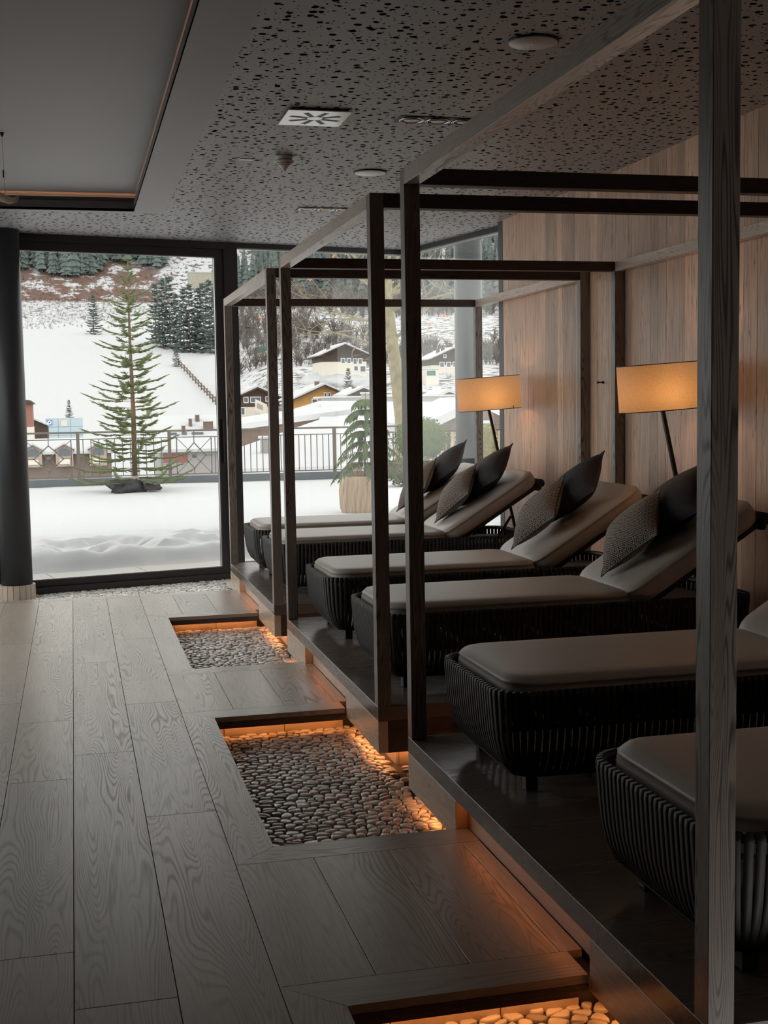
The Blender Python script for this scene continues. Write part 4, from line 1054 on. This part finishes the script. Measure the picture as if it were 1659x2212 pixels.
obj('window', MB().box((at(1043,950,29)-o_).x, (at(1063,950,29)-o_).x, -.03, -.005, (at(1050,972,29)-o_).z, (at(1050,908,29)-o_).z), MT['pane_blue'], t)

# hillside
def hz(x, y):
    r_ = x/max(y,1); right = smooth(.09,.17,r_)
    zl = -12+12.0*smooth(150,300,y)+.165*max(0,y-290)
    zr = -12+13.0*smooth(140,240,y)+.14*max(0,y-230)
    z = zl*(1-right)+zr*right
    z += .42*max(0,y-600)+ (fbm(x*.012+3, y*.012, 4)-.5)*8*smooth(200,420,y)*(.45+.55*right)
    return z
hm = MB(); NU, NV = 130, 130
def hf(u, v):
    y = 42+ (730-42)*v**1.35; x = y*(-.55+1.45*u); return (x, y, hz(x, y))
hm.grid(hf, NU, NV)
tag(obj('hillside', hm, MT['hill']), 'snow-covered hillside rising behind the village', None, None, 'structure')
def ground(px, Y):
    """point of the hillside under picture column px at depth Y"""
    p = at(px, 860, Y); return Vector((p.x, Y, hz(p.x, Y)))
def on_hill(px, py):
    lo_ = None
    for k in range(60, 880):
        Y = float(k); p = at(px, py, Y)
        if hz(p.x, Y) >= p.z: return Vector((p.x, Y, hz(p.x, Y)))
    p = at(px, py, 600); return Vector((p.x, 600, hz(p.x, 600)))

def house(name, label, cx, base_py, apex_py, wpx, Y, lower, upper, split=.5, depth=9.0, over=.12, windows=(), chim=(), balcony=False, rz=0, right_drop=0.0):
    """gabled house, gable towards the terrace; wpx is its width in survey pixels"""
    c = at(cx, base_py, Y); k = Y*1.03/FPX; W = wpx*k; ha = (base_py-apex_py)*k; pitch = .30*W/2*1.25; he = ha-pitch
    t = thing(name, label, 'house', c, rz); hw = W/2*(1-over)
    obj('lower_wall', MB().box(-hw, hw, 0, depth, -2.2, he*split), MT[lower], t)
    obj('snow_bank', blob(W*.75, depth*.7, 3.0, 24, 12, .3, 2.2, int(cx), .9), MT['roofsnow'], t, (0, depth*.4, -2.6))
    obj('upper_wall', MB().box(-hw-.02, hw+.02, -.03, depth, he*split, he), MT[upper], t)
    zz = he; obj('gable', MB().add([(-hw,0,zz), (hw,0,zz), (0,0,ha-.2), (-hw,depth,zz), (hw,depth,zz), (0,depth,ha-.2)], [(0,1,2),(5,4,3),(0,3,4,1),(1,4,5,2),(2,5,3,0)]), MT[upper], t)
    for s in (-1,1):
        e = (s*W/2, ha-pitch*1.18); f = [(0,ha-.05), e, (e[0], e[1]-.22), (0,ha-.32)]; ys = (-1.4, depth+.6)
        v = [(x,y,z) for y in ys for x,z in f]
        rf = obj('roof', MB().add(v, [(0,1,2,3),(7,6,5,4),(0,4,5,1),(1,5,6,2),(2,6,7,3),(3,7,4,0)]), MT['dark_wood'], t)
        f = [(0,ha+.30), (e[0], e[1]+.24), (e[0], e[1]+.01), (0,ha-.04)]; v = [(x,y-.1,z) for y in ys for x,z in f]
        obj('roof_snow', MB().add(v, [(0,1,2,3),(7,6,5,4),(0,4,5,1),(1,5,6,2),(2,6,7,3),(3,7,4,0)]), MT['roofsnow'], rf)
    for fx, fz, fw, fh in windows:
        x, z = fx*W/2, fz*ha; ww, wh = fw*W/2, fh*ha
        wd = obj('window', MB().box(x-ww/2-.12, x+ww/2+.12, -.10, -.035, z-wh/2-.12, z+wh/2+.12), MT['white'], t)
        obj('pane', MB().box(x-ww/2, x+ww/2, -.13, -.10, z-wh/2, z+wh/2), MT['pane_far'], wd)
    for fx, fz in chim:
        obj('chimney', MB().box(fx*W/2-.35, fx*W/2+.35, 2.2, 3.0, ha*.7, ha*fz), MT['brown_wood'], t)
    if balcony: obj('balcony', MB().box(-hw-.1, hw+.1, -1.1, -.04, he*split-.1, he*split+.75), MT[upper], t)
    return t
house('chalet', 'cream and dark timber chalet on the right hillside', 744, 802, 744, 112, 262, 'plaster', 'dark_wood', .55, 11, .14, [(-.05,.38,.13,.17), (.18,.38,.13,.17), (.42,.36,.13,.18), (.62,.36,.13,.18), (.45,.10,.14,.16), (.72,.08,.2,.2)], [(-.52,1.02)], False)
house('chalet', 'distant white chalet beside the lamp and side glazing', 977, 806, 752, 110, 280, 'plaster', 'dark_wood', .52, 11, .14, [(-.42,.34,.16,.18), (-.15,.34,.16,.18), (.12,.34,.16,.18), (-.3,.68,.08,.1)], [(-.45,1.0), (-.25,1.03)])
house('timber_house', 'orange timber house with snow roof below the chalet', 700, 905, 832, 150, 205, 'orange_wood', 'orange_wood', .5, 11, .16, [(-.26,.50,.13,.14), (.12,.50,.13,.14), (.05,.70,.05,.1), (.16,.70,.05,.1), (.5,.52,.36,.10)], [(-.1,1.1)])
house('timber_house', 'dark half-timbered house at the left of the second pane', 556, 905, 838, 110, 228, 'plaster', 'dark_wood', .55, 10, .14, [(-.72,.60,.14,.13), (-.42,.60,.14,.15), (-.05,.60,.36,.15), (.45,.62,.2,.12), (-.55,.25,.12,.2)], [])
house('garden_house', 'small snowy hut roof peeking over the flat roof', 962, 861, 846, 48, 120, 'grey_plaster', 'brown_wood', .5, 4, .1)
house('timber_house', 'snowy house roof at the right of the orange house', 782, 870, 838, 80, 190, 'plaster', 'brown_wood', .5, 8, .12, [], [(-.2,1.1)])
# exterior staircase parapet of the half-timbered house
t = thing('outdoor_stair', 'cream outdoor stair parapet beside the dark house', 'stair', at(565,900,212)); o_ = Vector(t.location)
q = [p-o_ for p in A((552,887,212),(552,862,212),(577,874,212),(577,903,212))]
obj('parapet', MB().add(q+[p+Vector((0,.5,0)) for p in q], [(0,3,2,1),(4,5,6,7),(0,1,5,4),(1,2,6,5),(2,3,7,6),(3,0,4,7)]), MT['plaster'], t)
q = [p-o_-Vector((0,.05,0)) for p in A((555,881,212),(555,870,212),(568,876,212),(568,886,212))]
obj('opening', MB().add(q+[p+Vector((0,.04,0)) for p in q], [(0,3,2,1),(4,5,6,7),(0,1,5,4),(1,2,6,5),(2,3,7,6),(3,0,4,7)]), MT['grey_plaster'], t)
# green hut, green garage, concrete wall on the hill
t = thing('green_hut', 'dark green tunnel hut on the snowy slope', 'hut', on_hill(563,762)); k = t.location.y*1.03/FPX
obj('shell', MB().add([(x,y,z) for y in (0,5) for x,z in ((-13*k,-1),(-13*k,7*k),(-9*k,12*k),(9*k,14*k),(13*k,9*k),(13*k,-1))], [(0,1,2,3,4,5)[::-1],(6,7,8,9,10,11)]+[(i,(i+1) % 6,6+(i+1) % 6,6+i) for i in range(6)]), MT['green'], t)
obj('door', MB().box(-12*k, -7*k, -.08, -.01, 0, 8*k), MT['black'], t)
t = thing('garage', 'white garage with a green door below the right chalet', 'garage', at(933,811,262)); k = 262*1.03/FPX
obj('wall', MB().box(-13*k, 15*k, 0, 5, -4, 13*k), MT['plaster'], t); obj('door', MB().box(-11*k, 8*k, -.1, -.01, 0, 10*k), MT['green'], t); obj('roof_snow', MB().cbox(-14*k, 16*k, -.2, 5.2, 13*k+.01, 15*k, .05), MT['roofsnow'], t)
t = thing('retaining_wall', 'old concrete wall high on the snowy slope', 'concrete wall', at(432,607,500)); k = 500*1.03/FPX
obj('face', MB().add([(x,y,z) for y in (0,6) for x,z in ((-20*k,-3),(-23*k,17*k),(30*k,17*k),(30*k,-3))], [(3,2,1,0),(4,5,6,7),(0,1,5,4),(1,2,6,5),(2,3,7,6),(3,0,4,7)]), MT['concrete'], t)
obj('coping_snow', MB().cbox(-23.5*k, 30.5*k, -.2, 6.2, 17*k+.01, 19*k, .05), MT['roofsnow'], t)
# village behind the railing on the left
t = thing('office_building', 'pale blue glass-clad building with a blue sign', 'building', at(141,985,190)); k = 190*1.03/FPX
obj('body', MB().box(-36*k, 37*k, .1, 8, -3, 76*k), MT['grey_plaster'], t)
for i in range(3):
    for j in range(3): obj('panel', MB().cbox((-36+i*24.4)*k+.02, (-36+(i+1)*24.4)*k-.02, 0, .09, (76-(j+1)*17)*k+.02, (76-j*17)*k-.02, .02), MT['pane_blue'], t)
sg = obj('sign_panel', MB().cbox(-34*k, -23*k, -.08, -.01, 63*k, 74*k, .01), MT['logo_blue'], t)
star = MB()
for q in range(3):
    a = q*math.pi/3+.26; dx, dz = math.cos(a)*4.2*k, math.sin(a)*4.2*k
    star.bar((-28.5*k-dx, -.10, 68.5*k-dz), (-28.5*k+dx, -.10, 68.5*k+dz), .16, .03, (0,1,0))
star.lathe([(2.0*k,-.01),(2.0*k,.01)], 12)
star2 = MB()
for q in range(3):
    a = q*math.pi/3+.26; dx, dz = math.cos(a)*4.2*k, math.sin(a)*4.2*k
    star2.bar((-28.5*k-dx, -.10, 68.5*k-dz), (-28.5*k+dx, -.10, 68.5*k+dz), .16, .03, (0,1,0))
obj('sign_emblem', star2, MT['white'], sg)
obj('sign_panel', MB().cbox(-6*k, 6*k, -.08, -.01, 60*k, 72*k, .01), MT['plaster'], t)
t = thing('red_building', 'red and cream building edge beside the round column', 'building', at(55,985,150)); k = 150*1.03/FPX
obj('wall', MB().box(-40*k, 16*k, 0, 6, -3, 104*k), MT['red_plaster'], t); obj('lower_wall', MB().box(-41*k, 16.5*k, -.05, 6, -3, 58*k), MT['plaster'], t); obj('roof', MB().add([(x,y,z) for y in (-.6,6.5) for x,z in ((-42*k,104*k),(22*k,104*k),(12*k,112*k),(-42*k,118*k))], [(3,2,1,0),(4,5,6,7),(0,1,5,4),(1,2,6,5),(2,3,7,6),(3,0,4,7)]), MT['dark_wood'], t)
t = thing('village_barn', 'dark wooden barn with a sloping snow roof at left', 'barn', at(90,985,170)); k = 170*1.03/FPX
obj('wall', MB().add([(x,y,z) for y in (0,7) for x,z in ((-25*k,-3),(14*k,-3),(14*k,62*k),(-25*k,80*k))], [(3,2,1,0)[::-1],(4,5,6,7)[::-1],(0,1,5,4),(1,2,6,5),(2,3,7,6),(3,0,4,7)]), MT['dark_wood'], t)
obj('roof_snow', MB().add([(x,y,z) for y in (-.8,7.5) for x,z in ((-26*k,80*k),(15*k,61*k),(15*k,64*k),(-26*k,84*k))], [(0,1,2,3),(7,6,5,4),(0,4,5,1),(1,5,6,2),(2,6,7,3),(3,7,4,0)]), MT['roofsnow'], t)
# terraced row with dormers
def dormer_row():
    Y = 95; t = thing('dormer_house', 'brown row house with two dormers and snow roof', 'house', at(150,1030,Y)); k = Y*1.03/FPX
    obj('wall', MB().box(-95*k, 85*k, 0, 6, -4, 48*k), MT['dormer_wood'], t)
    obj('roof_snow', MB().add([(x,y,z) for x in (-97*k,87*k) for y,z in ((-.6,47*k),(3.2,74*k),(3.2,77*k),(-.6,52*k))], [(0,1,2,3)[::-1],(4,5,6,7),(0,4,7,3),(0,1,5,4),(1,2,6,5),(2,3,7,6)]), MT['roofsnow'], t)
    for cx in (-69, -8, 58):
        d = obj('dormer', MB().add([((cx+x)*k,y,z*k) for y in (-.7,3) for x,z in ((-17,22),(17,22),(17,57),(0,66),(-17,57))], [(0,1,2,3,4),(9,8,7,6,5),(0,5,6,1),(1,6,7,2),(2,7,8,3),(3,8,9,4),(4,9,5,0)]), MT['fence_wood'], t)
        obj('dormer_pane', MB().add([((cx+x)*k,y,z*k) for y in (-.76,-.71) for x,z in ((-11,44),(11,44),(11,53),(4,58),(-4,58),(-11,53))], [(0,1,2,3,4,5),(11,10,9,8,7,6)]+[(i,6+i,6+(i+1) % 6,(i+1) % 6) for i in range(6)]), MT['pane_far'], d)
        obj('dormer_roof', MB().add([((cx+x)*k,y,z*k) for y in (-1.0,3) for x,z in ((-20,56),(0,67),(20,56),(20,59),(0,71),(-20,59))], [(0,1,4,5),(1,2,3,4),(11,10,7,6),(10,9,8,7),(0,6,7,1),(1,7,8,2),(2,8,9,3),(3,9,10,4),(4,10,11,5),(5,11,6,0)]), MT['roofsnow'], d)
        obj('window', MB().box((cx-10)*k, (cx+10)*k, -.76, -.705, 27*k, 37*k), MT['plaster'], d)
dormer_row()
t = thing('village_roof', 'snowy village roof with several chimneys right of the fir', 'roof', at(420,1000,120)); k = 120*1.03/FPX
obj('roof_snow', MB().add([(x,y,z) for x in (-75*k,70*k) for y,z in ((-1,30*k),(8,98*k),(8,90*k),(-1,24*k))], [(0,1,2,3),(7,6,5,4),(0,4,5,1),(1,5,6,2),(2,6,7,3),(3,7,4,0)]), MT['roofsnow'], t)
obj('wall', MB().box(-72*k, 67*k, -.3, 7, -4, 24*k), MT['grey_plaster'], t); obj('red_panel', MB().box(-64*k, -14*k, -.36, -.3, 2*k, 20*k), MT['red_plaster'], t)
for cx, z0, z1, wd in ((-14,62,76,3.5), (4,74,90,3), (40,66,84,10), (22,84,98,4)):
    yy = (z0-30)/68*9-1
    o = obj('chimney', MB().box((cx-wd)*k, (cx+wd)*k, yy, yy+.7, (z0-3)*k, z1*k), MT['brown_wood'], t)
    obj('chimney_cap', MB().cbox((cx-wd-1)*k, (cx+wd+1)*k, yy-.1, yy+.8, z1*k+.005, (z1+2.5)*k, .02), MT['roofsnow'], o)
for cx, wd in ((-38,8), (-14,5), (14,12)): obj('skylight', MB().box((cx-wd)*k, (cx+wd)*k, 2.6, 3.2, 56*k, 63*k), MT['pane_far'], t)

# hillside conifers
rf_ = random.Random(17)
far_kw = dict(rnd=rf_, nw=17, nb=7, spread=.19, twig=1.1, th=.17, droop=.16, sides=3, up=.02, gap=.03, dens=.55)
p = on_hill(203,722); sp0 = put_spruce('hill_spruce', 'lone spruce standing on the snowy meadow', 'tree', p-Vector((0,0,.4)), p.y*1.03*80/FPX, 'spruces on the hillside', ('bark','needle_far'), **far_kw)
grp = [(337,742,620),(352,750,612),(368,752,606),(383,756,640),(398,760,630),(411,762,622),(430,758,628),(441,755,618),(455,760,612),(466,762,625)]
h0 = p.y*1.03*80/FPX
names = ['leftmost','second','third','fourth','fifth','sixth','seventh','eighth','ninth','rightmost']
for i, (px, pb, ptop) in enumerate(grp):
    q = on_hill(px, pb); s = q.y*1.03*(pb-ptop)/FPX/h0; c = copy_tree(sp0); c.location = q-Vector((0,0,.4)); c.scale = (s*.9, s*.9, s); c.rotation_euler = (0,0,i*1.3)
    c['label'] = names[i]+' spruce of the dark group right of the fir'
for px, pb, ptop, lab in ((150,912,868,'small spruce above the pale blue building'), (753,872,798,'slim spruce in front of the cream chalet'), (507,840,790,'dark spruce at the left edge of the second pane'), (381,792,745,'columnar conifer at the end of the hill fence')):
    q = at(px, pb, 230) if pb > 800 else on_hill(px, pb)
    s = q.y*1.03*(pb-ptop)/FPX/h0; c = copy_tree(sp0); c.location = q; c.scale = (s, s, s); c['label'] = lab
# dense forest and brush: nobody could count it
lowtree = []
for v in range(4):
    m = MB(); rr = random.Random(40+v); h = 1.0
    m.tube([(0,0,0), (0,0,.3)], [.012,.010], 4, False)
    for i in range(7):
        z0 = .12+i*.125; r0 = .17*(1-i/7.6); n = 9; vs = [(0,0,z0+.20)]
        for k in range(n):
            a = 2*math.pi*k/n; q = r0*(1.2 if k % 2 else .55)*rr.uniform(.75,1.2); vs.append((q*math.cos(a), q*math.sin(a), z0-.02*(k % 2)+rr.uniform(-.01,.01)))
        m.add(vs, [(0,1+k,1+(k+1) % n) for k in range(n)])
    lowtree.append(m)
fm = MB(); rr = random.Random(77)
for k in range(2600):
    u = rr.uniform(-.12,.52); Yb = 612+26*fbm(u*24, 1.5, 2, 3) if u < .085 else 560+70*fbm(u*14, 4.5, 3, 5)
    if .075 < u < .125: Yb += 55
    Y = min(715, Yb+abs(rr.gauss(0,35))); x = u*Y; g = fbm(x*.016+7, Y*.016, 3, 4)
    if u > .085 and g < .46: continue
    if u > .085 and rr.random() < .25: continue
    h = rr.uniform(14,24); fm.join(lowtree[rr.randrange(4)], Matrix.Translation((x, Y, hz(x, Y)-.5)) @ Matrix.Rotation(rr.random()*6.28, 4, 'Z') @ Matrix.Diagonal((h*.9, h*.9, h, 1)))
for _ in range(260):      # darker stand on the right slope
    Y = rr.uniform(470, 620); u = rr.uniform(.18,.33); x = u*Y
    if fbm(x*.012+1, Y*.012, 3, 8) < .5: continue
    h = rr.uniform(12,20); fm.join(lowtree[rr.randrange(4)], Matrix.Translation((x, Y, hz(x, Y)-.5)) @ Matrix.Rotation(rr.random()*6.28, 4, 'Z') @ Matrix.Diagonal((h*.9, h*.9, h, 1)))
tag(obj('forest', fm, MT['needle_far']), 'dense dark conifer forest along the upper slope', 'forest', None, 'stuff')
bm2 = MB(); rm = MB()
def bush(mb, c, s, rnd):
    for _ in range(8 if s < 2.2 else 22):
        a = rnd.random()*6.28; r_ = rnd.uniform(.1,.75)*s; e = Vector((c.x+r_*math.cos(a), c.y+r_*math.sin(a), c.z+s*rnd.uniform(.4,1.25)))
        b0 = c+Vector((rnd.uniform(-.3,.3)*s, 0, 0)) if s < 2.2 else c+Vector((0,0,s*rnd.uniform(0,.6)))
        mb.tube([b0, b0.lerp(e,.6)+Vector((0,0,s*.12)), e], [s*.024, s*.018, s*.006], 3, False)
    if s >= 2.2: mb.tube([c, c+Vector((.05*s,0,s*.6)), c+Vector((0,0,s*1.2))], [s*.03, s*.022, s*.006], 3, False)
for _ in range(5200):
    Y = rr.uniform(215, 600); u = rr.uniform(.115,.40); x = u*Y; g = fbm(x*.018, Y*.018, 3, 6)
    if g < .44: continue
    bush(bm2, Vector((x, Y, hz(x, Y)-.2)), rr.uniform(.7,1.7) if rr.random() < .72 or Y < 300 else rr.uniform(2.4,4.5 if Y < 390 else 7), rr)
for _ in range(900):
    Y = rr.uniform(470, 600); u = rr.uniform(-.1,.115); x = u*Y
    if fbm(x*.02, Y*.02, 3, 2) < .48: continue
    bush(bm2, Vector((x, Y, hz(x, Y)-.2)), rr.uniform(.7,1.6), rr)
for _ in range(900):
    Y = rr.uniform(585, 625); u = rr.uniform(-.1,.08); x = u*Y
    bush(rm, Vector((x, Y, hz(x, Y)-.2)), rr.uniform(.8,1.8), rr)
tag(obj('hillside_brush', bm2, MT['bare']), 'bare grey brush scattered over the slope', 'brush', None, 'stuff')
tag(obj('reddish_brush', rm, MT['redbrush']), 'reddish brush below the forest edge', 'brush', None, 'stuff')
# wooden fence down the meadow
t = thing('hill_fence', 'wooden fence running down the meadow right of the fir', 'fence', on_hill(386,790)); o_ = Vector(t.location); prev = None
for i in range(14):
    f = i/13; q = on_hill(386+80*f, 790+86*f)-o_
    obj('post', MB().box(q.x-.15, q.x+.15, q.y-.15, q.y+.15, q.z-.3, q.z+1.9), MT['brown_wood'], t)
    if prev is not None:
        for zz in (.7,1.5): obj('fence_rail', MB().bar(prev+Vector((0,0,zz)), q+Vector((0,0,zz)), .15, .28), MT['brown_wood'], t)
    prev = q
